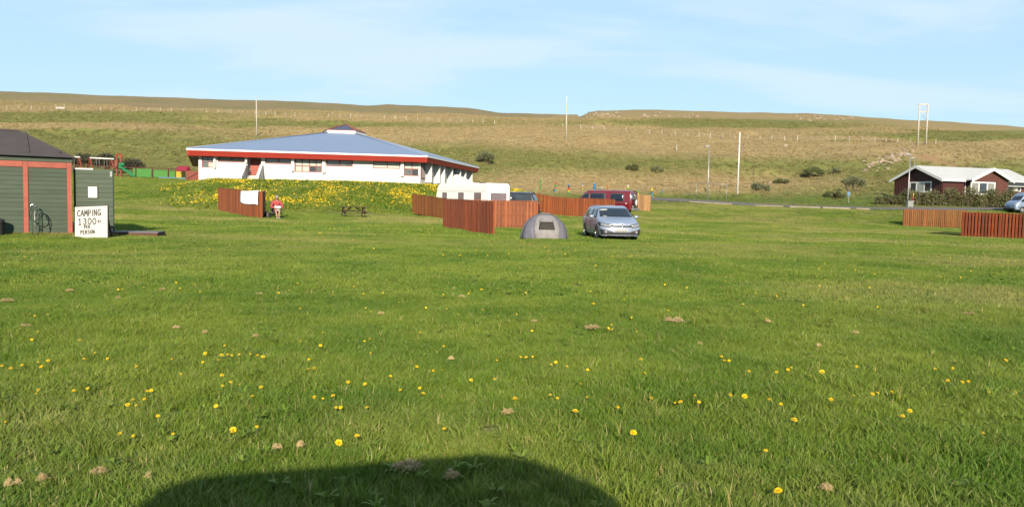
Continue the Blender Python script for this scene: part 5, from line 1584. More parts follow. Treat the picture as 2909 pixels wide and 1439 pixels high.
chair = thing('camping_chair', 'low black camping chair under the person in the coral top', 'chair', (person.location.x, person.location.y, pez), RAD(24))
chair.scale = (1.14,) * 3
MB().lohi((-.26, -.20, .285), (.26, .26, .31)).build('seat', M['trim'], chair)
MB().box((0, .30, .60), (.50, .02, .62), Matrix.Rotation(RAD(-14), 3, 'X')).build('backrest', M['trim'], chair)
for s in (-1, 1):
    MB().tube([(s * .28, -.22, 0), (s * .28, .22, .30), (s * .27, .40, .92)], .013, 6).build('frame_tube', M['rubber'], chair, True)
    MB().tube([(s * .28, .30, 0), (s * .28, -.20, .30)], .013, 6).build('leg', M['rubber'], chair, True)
    MB().bar((s * .29, -.22, .50), (s * .29, .30, .52), .045, .02).build('armrest', M['rubber'], chair)
bag = thing('black_bag', 'black rucksack in the shade between the windbreak and the seated person', 'bag', (person.location.x - .62, person.location.y + .05, pez))
o = MB().lathe([(0, .001), (0, .17), (.1, .21), (.3, .19), (.42, .12), (.46, .001)], 14, 'Z').build('bag_body', M['trim'], bag, True); o.scale = (1, .75, 1)
MB().tube([(-.06, -.05, .44), (-.03, -.06, .52), (.03, -.06, .52), (.06, -.05, .44)], .012, 6).build('handle', M['rubber'], bag, True)

# ================================================================== MAROON HOUSE
# L-shaped: wing one shows its gable to the left, wing two its gable to the camera
hk = P(2675, 560, 98.0); HZ = 3.0; HA = RAD(16.5)
house = thing('maroon_house', 'single-storey dark maroon house with white gables and pale roof at right', 'house', (hk.x, hk.y, HZ), HA)
hX, hY = Vector((math.cos(HA), math.sin(HA))), Vector((-math.sin(HA), math.cos(HA)))
ZEV, ZR1, ZR2 = 5.78 - HZ, 7.62 - HZ, 7.32 - HZ
W1D, W1L = 8.0, 15.0                    # wing one: depth along y, length along x
X2, W2W, P2 = 3.65, 6.0, .9             # wing two: start, width, projection
OVH = .45
def slope_roof(pts_low0, pts_low1, pts_hi0, pts_hi1, ribs, par=house):
    """one roof slope: eave from low0 to low1, ridge hi0..hi1"""
    a, b, c, d_ = [Vector(p) for p in (pts_low0, pts_low1, pts_hi1, pts_hi0)]
    r = MB().prism([a, b, c, d_], (0, 0, -.12)).build('roof', M['roof_white'], par)
    m = MB()
    for k in range(1, ribs):
        t = k / ribs; m.bar(a.lerp(b, t) + Vector((0, 0, .012)), d_.lerp(c, t) + Vector((0, 0, .012)), .05, .03)
    q = m.build('roof_ribs', M['roof_white'], r); q['kind'] = 'stuff'
ym = W1D / 2
slope_roof((-OVH, -OVH, ZEV), (W1L, -OVH, ZEV), (-OVH, ym, ZR1), (W1L, ym, ZR1), 40)
slope_roof((-OVH, W1D + OVH, ZEV), (W1L, W1D + OVH, ZEV), (-OVH, ym, ZR1), (W1L, ym, ZR1), 40)
x2m = X2 + W2W / 2
slope_roof((X2 - OVH, -P2 - OVH, ZEV + .03), (X2 - OVH, 4, ZEV + .03), (x2m, -P2 - OVH, ZR2), (x2m, 4, ZR2), 14)
slope_roof((X2 + W2W + OVH, -P2 - OVH, ZEV + .03), (X2 + W2W + OVH, 4, ZEV + .03), (x2m, -P2 - OVH, ZR2), (x2m, 4, ZR2), 14)
def barge(a, b, off):
    a, b = Vector(a), Vector(b)
    MB().prism([a + Vector((0, 0, .035)), b + Vector((0, 0, .035)), b - Vector((0, 0, .34)), a - Vector((0, 0, .34))], off).build('barge_board', M['white_paint'], house)
barge((-OVH - .06, -OVH, ZEV), (-OVH - .06, ym, ZR1), (.055, 0, 0)); barge((-OVH - .06, ym, ZR1), (-OVH - .06, W1D + OVH, ZEV), (.055, 0, 0))
barge((X2 - OVH, -P2 - OVH - .06, ZEV + .03), (x2m, -P2 - OVH - .06, ZR2), (0, .055, 0)); barge((x2m, -P2 - OVH - .06, ZR2), (X2 + W2W + OVH, -P2 - OVH - .06, ZEV + .03), (0, .055, 0))
MB().lohi((-OVH, -OVH - .055, ZEV - .26), (X2 - OVH - .01, -OVH - .003, ZEV + .01)).build('eave_board', M['white_paint'], house)
def hloc(u, v, plane, val):
    """photo point on the local plane x=val or y=val"""
    r = ray(u, v); n_ = hX if plane == 'x' else hY
    base = Vector((hk.x, hk.y)) + n_ * val
    d_ = ((base.x - EYE.x) * n_.x + (base.y - EYE.y) * n_.y) / (r.x * n_.x + r.y * n_.y)
    p = EYE + r * d_; q = Vector((p.x - hk.x, p.y - hk.y))
    return q.dot(hX), q.dot(hY), p.z - HZ
def ribs_on(wall_o, a, b, z0, ztop, holes, put):
    m = MB(); k = a + .1
    while k < b - .05:
        zt_ = ztop(k); segs = [(z0, zt_)]
        for h_ in holes:
            if h_[0] - .08 < k < h_[1] + .08: segs = [(z0, h_[2] - .12), (h_[3] + .12, zt_)]
        for (c, d_) in segs:
            if d_ > c: put(m, k, c, d_)
        k += .27
    q = m.build('wall_ribs', M['house_wall'], wall_o); q['kind'] = 'stuff'
# wing one gable wall (in the plane x = 0, running along y); built along x then turned
ya, za_ = hloc(2586, 518, 'x', 0)[1:]; yb_, zb_ = hloc(2645, 545, 'x', 0)[1:]
hole1 = (min(ya, yb_), max(ya, yb_), zb_, za_)
zw = ZEV - .22
TURN = Matrix.Rotation(RAD(90), 3, 'Z')           # wall-local x -> house y, wall-local y -> house -x
def turned(o):
    o.rotation_euler = (0, 0, RAD(90)); return o
w = MB(); wall_with_holes(w, 0, W1D, -1.8, zw, .2, [hole1], -.2)
w.prism([(0, -.2, zw + .001), (W1D, -.2, zw + .001), (W1D, -.2, zw + .05), (ym, -.2, ZR1 - .16), (0, -.2, zw + .05)], (0, .2, 0))
# after turning, local y=-.2 faces house +x; flip so the outer face lies at x = 0
w.v = [Vector((v.x, -v.y - .2 + .0, v.z)) for v in w.v]
wl1 = turned(w.build('wall', M['house_wall'], house))
ribs_on(wl1, 0, W1D, -1.8, lambda k: zw + (ZR1 - .2 - zw) * (1 - abs(k - ym) / ym), [hole1], lambda m, k, c, d_: m.lohi((k - .035, .002, c), (k + .035, .04, d_)))
wn1 = frame_window(house, hole1[0] - .06, hole1[1] + .06, hole1[2] - .06, hole1[3] + .06, -.06, [.33, .68], [], M['white_paint'], [[M['glass'], M['blind'], M['glass']]], bar=.16, depth=.12)
for o in [wn1] + list(wn1.children):
    o.data.transform(Matrix(((1, 0, 0, 0), (0, -1, 0, 0), (0, 0, 1, 0), (0, 0, 0, 1)))); o.data.flip_normals()
turned(wn1)
# wall between the wings (plane y = 0)
w = MB(); wall_with_holes(w, .003, X2, -1.8, zw, .2, [], 0)
wl2 = w.build('wall', M['house_wall'], house)
ribs_on(wl2, .05, X2 - .05, -1.8, lambda k: zw, [], lambda m, k, c, d_: m.lohi((k - .035, -.04, c), (k + .035, -.002, d_)))
# wing two gable wall (plane y = -P2)
xa, _, za_ = hloc(2759, 517, 'y', -P2); xb, _, zb_ = hloc(2824, 553, 'y', -P2)
hole2 = (xa, xb, zb_, za_)
w = MB(); wall_with_holes(w, X2, X2 + W2W, -1.8, zw, .2, [hole2], -P2)
w.prism([(X2, -P2, zw + .001), (X2 + W2W, -P2, zw + .001), (X2 + W2W, -P2, zw + .05), (x2m, -P2, ZR2 - .14), (X2, -P2, zw + .05)], (0, .2, 0))
w.build('wall', M['house_wall_flat'], house)
frame_window(house, hole2[0] - .06, hole2[1] + .06, hole2[2] - .06, hole2[3] + .06, -P2 - .06, [.33, .67], [], M['white_paint'], [[M['curtain'], M['glass'], M['curtain']]], bar=.15, depth=.12)
for xx in (X2, X2 + W2W - .2): MB().lohi((xx + .003, -P2 + .201, -1.8), (xx + .197, 3.5, zw)).build('wall', M['house_wall_flat'], house)
MB().lohi((.003, W1D - .2, -1.8), (W1L - .5, W1D, zw)).build('wall', M['house_wall'], house)
MB().tube([(X2 - .1, -.1, -1), (X2 - .1, -.1, zw)], .05, 6).build('downpipe', M['white_paint'], house)
# annex at the right: lower eave, white-framed windows
AX0, AX1, AY = X2 + W2W + .003, X2 + W2W + 7.5, 1.2
MB().lohi((AX0, AY, -1.8), (AX1, AY + .2, ZEV - .55)).build('wall', M['house_wall_flat'], house)
MB().lohi((AX0 + .3, AY - .62, ZEV - .62), (AX1 + .5, AY - .56, ZEV - .22)).build('eave_board', M['white_paint'], house)
slope_roof((AX0 - 1.5, AY - .6, ZEV - .2), (AX1 + .5, AY - .6, ZEV - .2), (AX0 - 1.5, AY + 3.2, ZEV + 1.15), (AX1 - 1.5, AY + 3.2, ZEV + 1.15), 16)
for (ua, ub) in ((2848, 2874), (2879, 2900)):
    a_, b_ = hloc(ua, 529, 'y', AY - .08), hloc(ub, 544, 'y', AY - .08)
    frame_window(house, a_[0], b_[0], b_[2], a_[2], AY - .08, [.5], [], M['white_paint'], [[M['blind'], M['glass']]], bar=.1, depth=.07)
_hc = Vector((hk.x, hk.y)) + hX * 7 + hY * 4
KEEPOUT.append((_hc.x, _hc.y, 8, 4.6, HA))

# ================================================================== PLAYGROUND
def rel(o): return o.location
PD = 86.0
pz0 = at(340, PD)
def pp(u, v, d=PD): return P(u, v, d)
# rail fence with green panels
prf = thing('playground_fence', 'brown rail fence with bright green scalloped panels beside the slide', 'fence', at(430, PD))
o_ = prf.location
MB().bar(pp(185, 468.5), pp(335, 473.5), .07, .09).build('rail', M['play_brown'], prf, origin=o_)
MB().bar(pp(336, 474), pp(500, 479.5), .07, .09).build('rail', M['play_brown'], prf, origin=o_)
MB().bar(pp(186, 480), pp(320, 483), .06, .10).build('rail', M['play_red'], prf, origin=o_)
for u in (213, 247, 299, 385, 433, 478, 500):
    v = 469 + (u - 200) * .035
    MB().bar(pp(u, v - 2), pp(u, v + 32), .1, .1).build('post', M['play_brown'], prf, origin=o_)
def panel(u0, u1, v0, v1, scallop=0):
    top = []
    n_ = 24
    for k in range(n_ + 1):
        t = k / n_; u = u0 + (u1 - u0) * t; v = v0 + (u - u0) * .035
        if scallop: v += 4.5 * abs(math.sin(t * math.pi * scallop))
        top.append(pp(u, v, PD - .07))
    poly = top + [pp(u1, v1 + (u1 - u0) * .035, PD - .07), pp(u0, v1, PD - .07)]
    MB().prism(poly, (0, .04, 0)).build('green_panel', M['play_green'], prf, origin=o_)
panel(388, 430, 478.5, 502); panel(436, 476, 480, 503, 5); panel(481, 497, 484, 505, 2)
MB().prism([pp(378, 478, PD - .07), pp(384, 478, PD - .07), pp(384, 500, PD - .07), pp(378, 500, PD - .07)], (0, .04, 0)).build('green_panel', M['play_green'], prf, origin=o_)
MB().bar(pp(450, 503.5, PD - .14), pp(500, 505, PD - .14), .05, .1).build('blue_kick_board', M['play_blue'], prf, origin=o_)
# slide tower
sld = thing('slide_tower', 'red play tower with arched top and green slide', 'slide', at(342, PD + 1))
o_ = sld.location
for (u, vt) in ((332.5, 447), (344.5, 447)):
    for dd in (0, 1.0):
        MB().bar(pp(u, vt, PD + .3 + dd), pp(u, 503, PD + .3 + dd), .14, .14).build('post', M['play_red'], sld, origin=o_)
for dd in (0, 1.0):
    MB().tube([pp(338.5 + 7.5 * math.cos(RAD(a)), 447 - 9 * math.sin(RAD(a)), PD + .3 + dd) for a in range(0, 181, 20)], .09, 6).build('arch', M['red_fascia'], sld, origin=o_)
MB().lohi(pp(331, 478, PD + .2), pp(346, 481, PD + 1.4)).build('deck', M['play_brown'], sld, origin=o_)
MB().lohi(pp(337, 462, PD + .15), pp(345, 474, PD + .22)).build('green_guard', M['slide_green'], sld, origin=o_)
gb = MB().lathe([(-.16, .001), (-.12, .17), (0, .24), (.12, .17), (.16, .001)], 12, 'Y').build('green_drum', M['slide_green'], sld, True); gb.location = pp(348.5, 467.5, PD + .2) - o_
MB().lohi(pp(325, 455, PD + .5), pp(331, 480, PD + .56)).build('red_guard', M['play_red'], sld, origin=o_)
mb = MB(); pts = [(337, 477), (345, 478.5), (354, 484), (364, 492), (374, 499.5), (383, 503)]
a_ = [pp(u, v, PD - .1) for u, v in pts]
for i in range(len(a_) - 1):
    for (y0, y1, h0_, h1_) in ((0, .5, 0, .05), (-.03, 0, -.02, .22), (.5, .53, -.02, .22)):
        p0, p1 = a_[i], a_[i + 1]
        mb.add([p0 + Vector((0, y0, h0_)), p1 + Vector((0, y0, h0_)), p1 + Vector((0, y1, h0_)), p0 + Vector((0, y1, h0_)), p0 + Vector((0, y0, h1_)), p1 + Vector((0, y0, h1_)), p1 + Vector((0, y1, h1_)), p0 + Vector((0, y1, h1_))],
               [(0, 3, 2, 1), (4, 5, 6, 7), (0, 1, 5, 4), (2, 3, 7, 6), (0, 4, 7, 3), (1, 2, 6, 5)])
mb.build('slide_chute', M['slide_green'], sld, origin=o_)
# swing frames
for i, (ul, ur, vt, lab) in enumerate(((205, 228, 445, 'swing frame with white top bar half hidden by the shed roof, left one'), (256, 324, 448, 'long swing frame with white top bar left of the slide tower'))):
    sw_ = thing('swing_frame', lab, 'swing', at((ul + ur) / 2, PD + 6))
    o_ = sw_.location; D6 = PD + 6
    MB().bar(pp(ul, vt, D6), pp(ur, vt + (ur - ul) * .05, D6), .13, .13).build('top_bar', M['pole_white'], sw_, origin=o_)
    for u in ((ul + 20, ) if i == 0 else (ul - .5, ur - 8)):
        t = vt + (u - ul) * .05 + 1
        for du, dd in ((-7, .8), (7, -.8)):
            MB().bar(pp(u, t, D6), pp(u + du, 480, D6 + dd), .13, .13).build('leg', M['play_red'], sw_, origin=o_)
    for u in ((ul + 6,) if i == 0 else (ul + 18, ul + 26, ul + 40, ul + 48)):
        MB().bar(pp(u, vt + (u - ul) * .05 + 1, D6), pp(u, 474, D6), .025).build('chain', M['steel'], sw_, origin=o_)
    for u in ((ul + 4,) if i == 0 else (ul + 16, ul + 38)):
        a_, b_ = pp(u, 474, D6), pp(u + 12, 476, D6)
        MB().lohi((a_.x, a_.y - .1, a_.z - .05), (b_.x, a_.y + .1, a_.z)).build('seat', M['rubber'], sw_, origin=o_)
# play house
ph = thing('play_house', 'small yellow play house with crimson roof left of the white building', 'playhouse', at(514, PD - 1))
o_ = ph.location; Dp = PD - 1
MB().lohi(pp(500.5, 505, Dp), pp(526, 484.5, Dp + 1.0)).build('wall', M['play_yellow'], ph, origin=o_)
MB().prism([pp(500, 485, Dp - .12), pp(527, 486, Dp - .12), pp(541, 484, Dp + .5), pp(536, 472, Dp + .5), pp(505, 471.5, Dp + .5)], (0, .1, 0)).build('roof', M['play_pink'], ph, origin=o_)
wn_ = MB().lathe([(-.02, .001), (-.02, .13), (.0, .13)], 12, 'Y').build('round_window', M['trim'], ph); wn_.location = pp(516, 490.5, Dp - .01) - o_; wn_.scale = (1, 1, .6)
MB().lohi(pp(499, 508, Dp - .05), pp(527, 504.6, Dp + .02)).build('base_board', M['play_blue'], ph, origin=o_)
gt = thing('wooden_gate', 'red-brown wooden gate between the play house and the white building', 'gate', at(546, PD - 4))
o_ = gt.location; Dg = PD - 4
for k in range(9):
    u = 529 + k * 3.9
    MB().lohi(pp(u, 511 + k * .15, Dg), pp(u + 3.7, 485.5 + k * .1, Dg + .03)).build('board', M['play_red'], gt, origin=o_)
MB().bar(pp(529, 487.5, Dg + .06), pp(563, 489, Dg + .06), .05, .1).build('rail', M['play_red'], gt, origin=o_)
MB().bar(pp(531, 508, Dg - .03), pp(562, 490, Dg - .03), .03, .09).build('brace', M['play_brown'], gt, origin=o_)

# ================================================================== POLES, LAMPS, GOAL
def pole(name, label, ub, vb, ut, vt, r, mm, d=None, cat='pole', top='cap'):
    g = G(ub, vb) if d is None else at(ub, d)
    t = P(ut, vt, g.y)
    o = thing(name, label, cat, g)
    MB().tube([(0, 0, -.5), t - g], [r, r * .75], 8).build('shaft', M[mm], o, True)
    if top == 'cap': MB().box(t - g + Vector((0, 0, .12)), (.1, .1, .3)).build('cap_iron', M['steel'], o)
    return o, g, t
o, g, t = pole('wooden_pole', 'pale wooden pole on the hill above the left half of the blue roof', 729.5, 387, 728, 279, .15, 'pole_wood')
MB().bar(t - g + Vector((-.3, 0, .0)), t - g + Vector((.1, 0, .35)), .08).build('bracket', M['steel'], o)
o, g, t = pole('wooden_pole', 'pale wooden pole on the hill near the centre breaking the skyline', 1609, 395, 1609.5, 283, .16, 'pole_wood')
MB().bar(t - g + Vector((0, 0, .1)), t - g + Vector((0, 0, .75)), .09).build('insulator', M['steel'], o)
pole('tall_white_pole', 'tall bare white pole on the grass right of the football goal', 2094.5, 562, 2102, 376, .115, 'pole_white', d=105, top='')
# twin pole
hg = G(2607, 412); 
hp_ = thing('twin_power_pole', 'pair of pale wooden power poles joined by crossbars above the maroon house', 'power pole', hg)
D_ = hg.y
g2 = at(2630, D_)
lt, rt = P(2612.5, 296, D_), P(2636.5, 296.5, D_)
MB().tube([(0, 0, -.5), lt - hg], [.2, .17], 8).build('pole', M['pole_wood'], hp_, True)
MB().tube([g2 - hg + Vector((0, 0, -.5)), rt - hg], [.2, .17], 8).build('pole', M['pole_wood'], hp_, True)
MB().bar(lt - hg + Vector((-.3, .16, .0)), rt - hg + Vector((.3, .22, .0)), .2, .3).build('crossbar', M['pole_wood'], hp_)
a_, b_ = P(2612, 317.5, D_), P(2637, 317.5, D_)
MB().bar(a_ - hg + Vector((0, .16, 0)), b_ - hg + Vector((.2, .22, 0)), .2, .28).build('crossbar', M['pole_wood'], hp_)
MB().bar(P(2602, 301, D_) - hg, P(2613, 299, D_) - hg, .09).build('arm', M['steel'], hp_)
for (u, v) in ((2610, 308), (2614, 310), (2622, 314), (2627, 313)):
    q = P(u, v, D_ - .1) - hg
    MB().tube([q, q + Vector((0, 0, .35))], [.12, .06], 6).build('insulator', M['steel'], hp_)
MB().tube([P(2622, 319, D_) - hg, P(2621, 326, D_) - hg, P(2626, 334, D_) - hg, P(2631, 340, D_) - hg], .07, 5).build('cable', M['steel'], hp_)

def lamp(label, u, d, vt, du=0.0):
    g = at(u, d); t = P(u + du, vt, d)
    o = thing('street_lamp', label, 'street lamp', g, 0, 'street lamps along the road')
    r = t - g
    MB().tube([(0, 0, -.3), r * .35, r], [.085, .075, .05], 8).build('shaft', M['steel'], o, True)
    MB().tube([r, r + Vector((-.05, 0, .12)), r + Vector((-.25, 0, .16))], .045, 6).build('arm', M['steel'], o, True)
    h = MB().lathe([(-.42, .001), (-.38, .10), (-.1, .15), (.25, .13), (.32, .001)], 12, 'X').build('lamp_head', M['steel'], o, True); h.location = r + Vector((-.18, 0, .2)); h.scale = (1, 1, .55)
    l_ = MB().lathe([(-.36, .001), (-.3, .09), (.15, .11), (.2, .001)], 12, 'X').build('lamp_glass', M['lamp_glass'], h, True); l_.location = (0, -.02, -.07); l_.scale = (1, 1, .8)
    return o
lamp('grey street lamp behind the football goal', 2010, 97, 420, 5)
lamp('grey street lamp in front of the maroon house by the grey cabinet', 2577.5, 92, 443, 9)
lamp('grey street lamp whose top shows behind the maroon house roof', 2594, 116, 452, 4)

# football goal
gl = [at(u, d) for u, d in ((1976, 94.5), (2062, 92.0))]
gt_ = [P(1979.5, 520, 94.5), P(2066, 524, 92.0)]
goal = thing('football_goal', 'thin white football goal frame in front of the street lamp', 'goal', gl[0])
o_ = goal.location
for a, b in zip(gl, gt_): MB().tube([a - o_ - Vector((0, 0, .1)), b - o_], .03, 6).build('post', M['steel'], goal, True)
MB().tube([gt_[0] - o_, gt_[1] - o_], .03, 6).build('crossbar', M['steel'], goal, True)
for a, b in zip(gl, gt_):
    q = b + Vector((-.45, 1.0, -.05)); f_ = a + Vector((-.65, 1.6, 0)); f_.z = Hs(f_.x, f_.y)
    MB().tube([b - o_, q - o_, f_ - o_], .018, 5).build('rear_stay', M['steel'], goal, True)

# painted totem posts along the foot of the hill
PAL = {k: mat('totem_' + k, pc(h, 2.2), .6, .25, 5) for k, h in dict(green='#4FA04C', red='#C84A34', blue='#3E86C0', yellow='#E2D24A', white='#DCDCD4', orange='#D07A3A', teal='#3FA0A0', black='#303438').items()}
TOT = [
 (1535, 507, 541, ['green', 'green', 'green'], 'slim post painted plain green, tallest of the painted posts'),
 (1577, 518, 546, ['blue', 'teal', 'red', 'green', 'green', 'red'], 'painted post banded red, green and blue left of the dark red van'),
 (1615.5, 524, 549, ['green', 'yellow', 'red', 'red', 'black', 'blue'], 'painted post with blue top and red middle left of the dark red van'),
 (1654, 521, 542, ['green', 'yellow', 'red', 'white', 'blue'], 'painted post with white and red top behind the front of the red van'),
 (1688.5, 520, 543, ['blue', 'blue', 'blue'], 'blue painted post behind the roof of the red van'),
 (1726, 523, 545, ['orange', 'orange'], 'thin orange-brown post beside a boulder behind the red van'),
 (1783.5, 525, 549, ['red', 'orange', 'green', 'yellow', 'white'], 'painted post with pale top and orange foot above the rear of the red van'),
 (1813.5, 539, 553, ['yellow', 'green', 'teal'], 'short green painted post right of the red van'),
 (1851, 534, 557, ['teal', 'blue', 'black', 'yellow', 'yellow'], 'painted post with yellow top and blue foot above the pale windbreak'),
 (1881.5, 539, 553, ['green', 'teal', 'blue'], 'short blue-green painted post farthest right of the row'),
]
for (u, vt, vb, cols, lab) in TOT:
    g = G(u, vb, 70)
    tp = P(u, vt, g.y); hgt = tp.z - g.z
    o = thing('painted_post', lab, 'post', g, 0, 'painted posts at the foot of the hill')
    n_ = len(cols)
    for k, c in enumerate(cols):
        z0, z1 = (-.1 if k == 0 else hgt * k / n_), hgt * (k + 1) / n_ - .004
        r_ = .12 if n_ > 3 else .08
        if n_ == 3 and cols[0] == 'blue': r_ = .15 + .07 * (k == 1)
        MB().lathe([(z0, .001), (z0, r_ * .95), ((z0 + z1) / 2, r_ * 1.06), (z1, r_ * .95), (z1, .001)], 10, 'Z').build('band', PAL[c], o, True)

# ================================================================== STONES
def stone_mesh(seed, n=2):
    bm = bmesh.new(); bmesh.ops.create_icosphere(bm, subdivisions=2, radius=1)
    r = random.Random(seed); off = Vector((r.random() * 50, r.random() * 50, r.random() * 50))
    from mathutils import noise as mn
    for v in bm.verts:
        v.co *= 1 + .35 * mn.noise(v.co * 1.1 + off) + .15 * mn.noise(v.co * 2.7 + off)
        v.co.z *= .75
    me = bpy.data.meshes.new('stone'); bm.to_mesh(me); bm.free(); me.materials.append(M['stone'])
    return me
STN = [stone_mesh(k) for k in range(7)]
def stone(p, s, parent=None, org=None):
    o = bpy.data.objects.new('stone', random.choice(STN)); C.objects.link(o)
    o.location = p if org is None else p - org; o.parent = parent
    o.scale = (s * random.uniform(.8, 1.4), s * random.uniform(.7, 1.1), s * random.uniform(.6, 1.1)); o.rotation_euler = (random.uniform(-.3, .3), random.uniform(-.3, .3), random.random() * 6)
    return o
oc = thing('rock_outcrop', 'pale broken rock outcrop on the hillside left of the twin power pole', 'rocks', G(2530, 455))
for k in range(130):
    t = random.random()
    u = 2470 + 115 * t + random.gauss(0, 10); v = 478 - 48 * t + random.gauss(0, 7 + 3 * t)
    g = G(u, v, 90); stone(g - Vector((0, 0, .1)), random.choice((.2, .3, .4, .55)), oc, oc.location)
cr_ = thing('rock_ledge', 'pale broken rock ledge just under the crest of the hill right of centre', 'rocks', G(1700, 328))
for k in range(80):
    u = random.choice((random.uniform(1660, 1765), random.uniform(1820, 1990), random.uniform(2260, 2420))); v = 327 + (u - 1700) * .014 + random.gauss(0, 3.5)
    g = G(u, v, 150); stone(g, random.choice((.4, .6, .9)), cr_, cr_.location)
for (u, v, s, lab) in ((1707, 538, .55, 'brownish boulder behind the roof of the red van'), (2185, 522, .5, 'reddish boulder on the slope above the road'), (2232, 417, .6, 'lone grey boulder on the dry hillside')):
    g = G(u, v, 70); o = stone(g + Vector((0, 0, s * .2)), s); o.name = 'boulder'; tag(o, lab, 'boulder')

# ================================================================== WIRE FENCE ON THE HILL
def wire_fence(label, pts, h=1.25):
    gs = [G(u, v, 130) for u, v in pts]
    o = thing('wire_fence', label, 'fence', gs[0])
    og = o.location
    me = None
    for g in gs:
        if me is None:
            q = MB().tube([(0, 0, -.3), (0, 0, h)], [.085, .075], 6).build('post', M['post_pale'], o); me = q.data
        else:
            q = bpy.data.objects.new('post', me); C.objects.link(q); q.parent = o
        q.location = g - og; q.rotation_euler = (random.gauss(0, .03), random.gauss(0, .03), 0)
        q.scale = (1, 1, random.uniform(.85, 1.15))
    for a, b in zip(gs[:-1], gs[1:]):
        if (a - b).length < 25:
            w = MB()
            for z in (.45, .75, 1.05): w.tube([a - og + Vector((0, 0, z)), b - og + Vector((0, 0, z))], .006, 3, False)
            w.build('wire', M['steel'], o)
    return o
wire_fence('line of pale fence posts along the upper hill left of the blue roof', [(u, np.interp(u, [0, 54, 300, 522, 782], [309.5, 310.5, 315.5, 319, 328])) for u in (20, 54, 89, 126, 217, 285, 318, 354, 388, 421, 456, 488, 522, 587, 620, 656, 689, 724, 755, 782)])
wire_fence('line of white fence posts on the hill above the skylight', [(u, np.interp(u, [820, 901, 996, 1186, 1247, 1405], [330, 332, 335, 342.6, 346, 352.7])) for u in (810, 838, 870, 901, 934, 966, 996, 1027, 1092, 1122, 1154, 1186, 1216, 1247, 1278, 1311, 1343, 1372, 1405)])
wire_fence('line of pale fence posts on the hill right of the central pole', [(1598, 361), (1649, 366), (1682, 368), (1716, 370), (1779, 373), (1844, 380), (1880, 382), (1918, 386), (1954, 390), (1986, 391), (2018, 393), (2053, 394), (2087, 396), (2124, 397)])
wire_fence('line of small fence posts on the dry hillside left of the twin power pole', [(2159, 398), (2192, 399), (2229, 399.5), (2265, 399.5), (2373, 400.5), (2412, 401), (2450, 401), (2485, 403), (2517, 404), (2550, 405), (2586, 406), (2658, 409)])
hp2 = G(1922, 430, 100); ps = thing('lone_post', 'lone pale post on the hillside left of the street lamp', 'post', hp2)
MB().tube([(0, 0, -.3), (.0, 0, 1.5)], .09, 6).build('shaft', M['post_pale'], ps)
# white cattle grid / gate
g1, g2_ = G(159, 311, 130), G(183, 312, 130)
wg = thing('white_gate', 'small white gate in the fence line on the far left hill', 'gate', g1)
v_ = g2_ - g1
for p in (Vector((0, 0, 0)), v_): MB().tube([p - Vector((0, 0, .3)), p + Vector((0, 0, 1.6))], .10, 6).build('post', M['post_pale'], wg)
for z in (.25, .5, .75): MB().bar(Vector((0, 0, z)), v_ + Vector((0, 0, z)), .06, .16).build('bar', M['pole_white'], wg)

# ================================================================== CABINET, MARKER, SIGN
ka = at(2584, 90.8)
cab = thing('utility_cabinet', 'grey utility cabinet at the foot of the street lamp before the house', 'cabinet', ka, RAD(8))
bevel(MB().lohi((-.36, -.2, -.2), (.36, .2, .66)).build('cabinet_body', M['steel'], cab), .02)
MB().lohi((-.40, -.24, .662), (.40, .24, .72)).build('lid', M['steel'], cab)
MB().lohi((.30, -.212, .2), (.325, -.203, .34)).build('handle', M['trim'], cab)
mk = at(2593, 91.6)
mk_o = thing('marker_post', 'thin red and yellow marker post behind the grey cabinet', 'post', mk)
for k, c in enumerate(('yellow', 'red', 'red', 'yellow')):
    MB().tube([(0, 0, -.1 if k == 0 else .38 * k), (0, 0, .38 * (k + 1) - .004)], .05, 8).build('band', PAL[c], mk_o, True)
sg = at(2410, 96)
sgn_ = thing('small_sign', 'small pale blue sign on a short post among the bushes', 'sign', sg)
MB().tube([(0, 0, -.1), (0, 0, .9)], .03, 6).build('post', M['steel'], sgn_)
bevel(MB().lohi((-.17, -.05, .85), (.17, -.03, 1.35)).build('plate', M['play_blue'], sgn_), .01)

# ================================================================== SHRUBS AND HEDGE
def leaf_mesh(name, cen, rad, n, size, mtl, parent, seed, droop=.2, shell=.55):
    """leaf quads through a lumpy volume made of ellipsoids (centres cen, radii rad)"""
    r = np.random.default_rng(seed)
    cen = np.array(cen, float); rad = np.array(rad, float)
    w = rad.prod(1); k = r.choice(len(cen), n, p=w / w.sum())
    d = r.normal(size=(n, 3)); d /= np.linalg.norm(d, axis=1)[:, None]
    rr = shell + (1 - shell) * r.random(n) ** .7
    rr *= 1 + .28 * r.normal(size=n)
    p = cen[k] + d * rad[k] * rr[:, None]
    p = p[p[:, 2] > .03]; n = len(p)
    a = r.normal(size=(n, 3)); a[:, 2] *= .6; a /= np.linalg.norm(a, axis=1)[:, None]
    b = r.normal(size=(n, 3)); b = np.cross(a, b); b /= np.linalg.norm(b, axis=1)[:, None]
    s = size * (.6 + .8 * r.random(n))[:, None]
    v = np.stack([p - a * s, p + b * s * .45, p + a * s, p - b * s * .45], 1).reshape(-1, 3)
    f = np.arange(n * 4).reshape(n, 4)
    me = fast_mesh(name, v, f, 4); me.materials.append(mtl)
    o = bpy.data.objects.new(name, me); C.objects.link(o); o.parent = parent
    return o
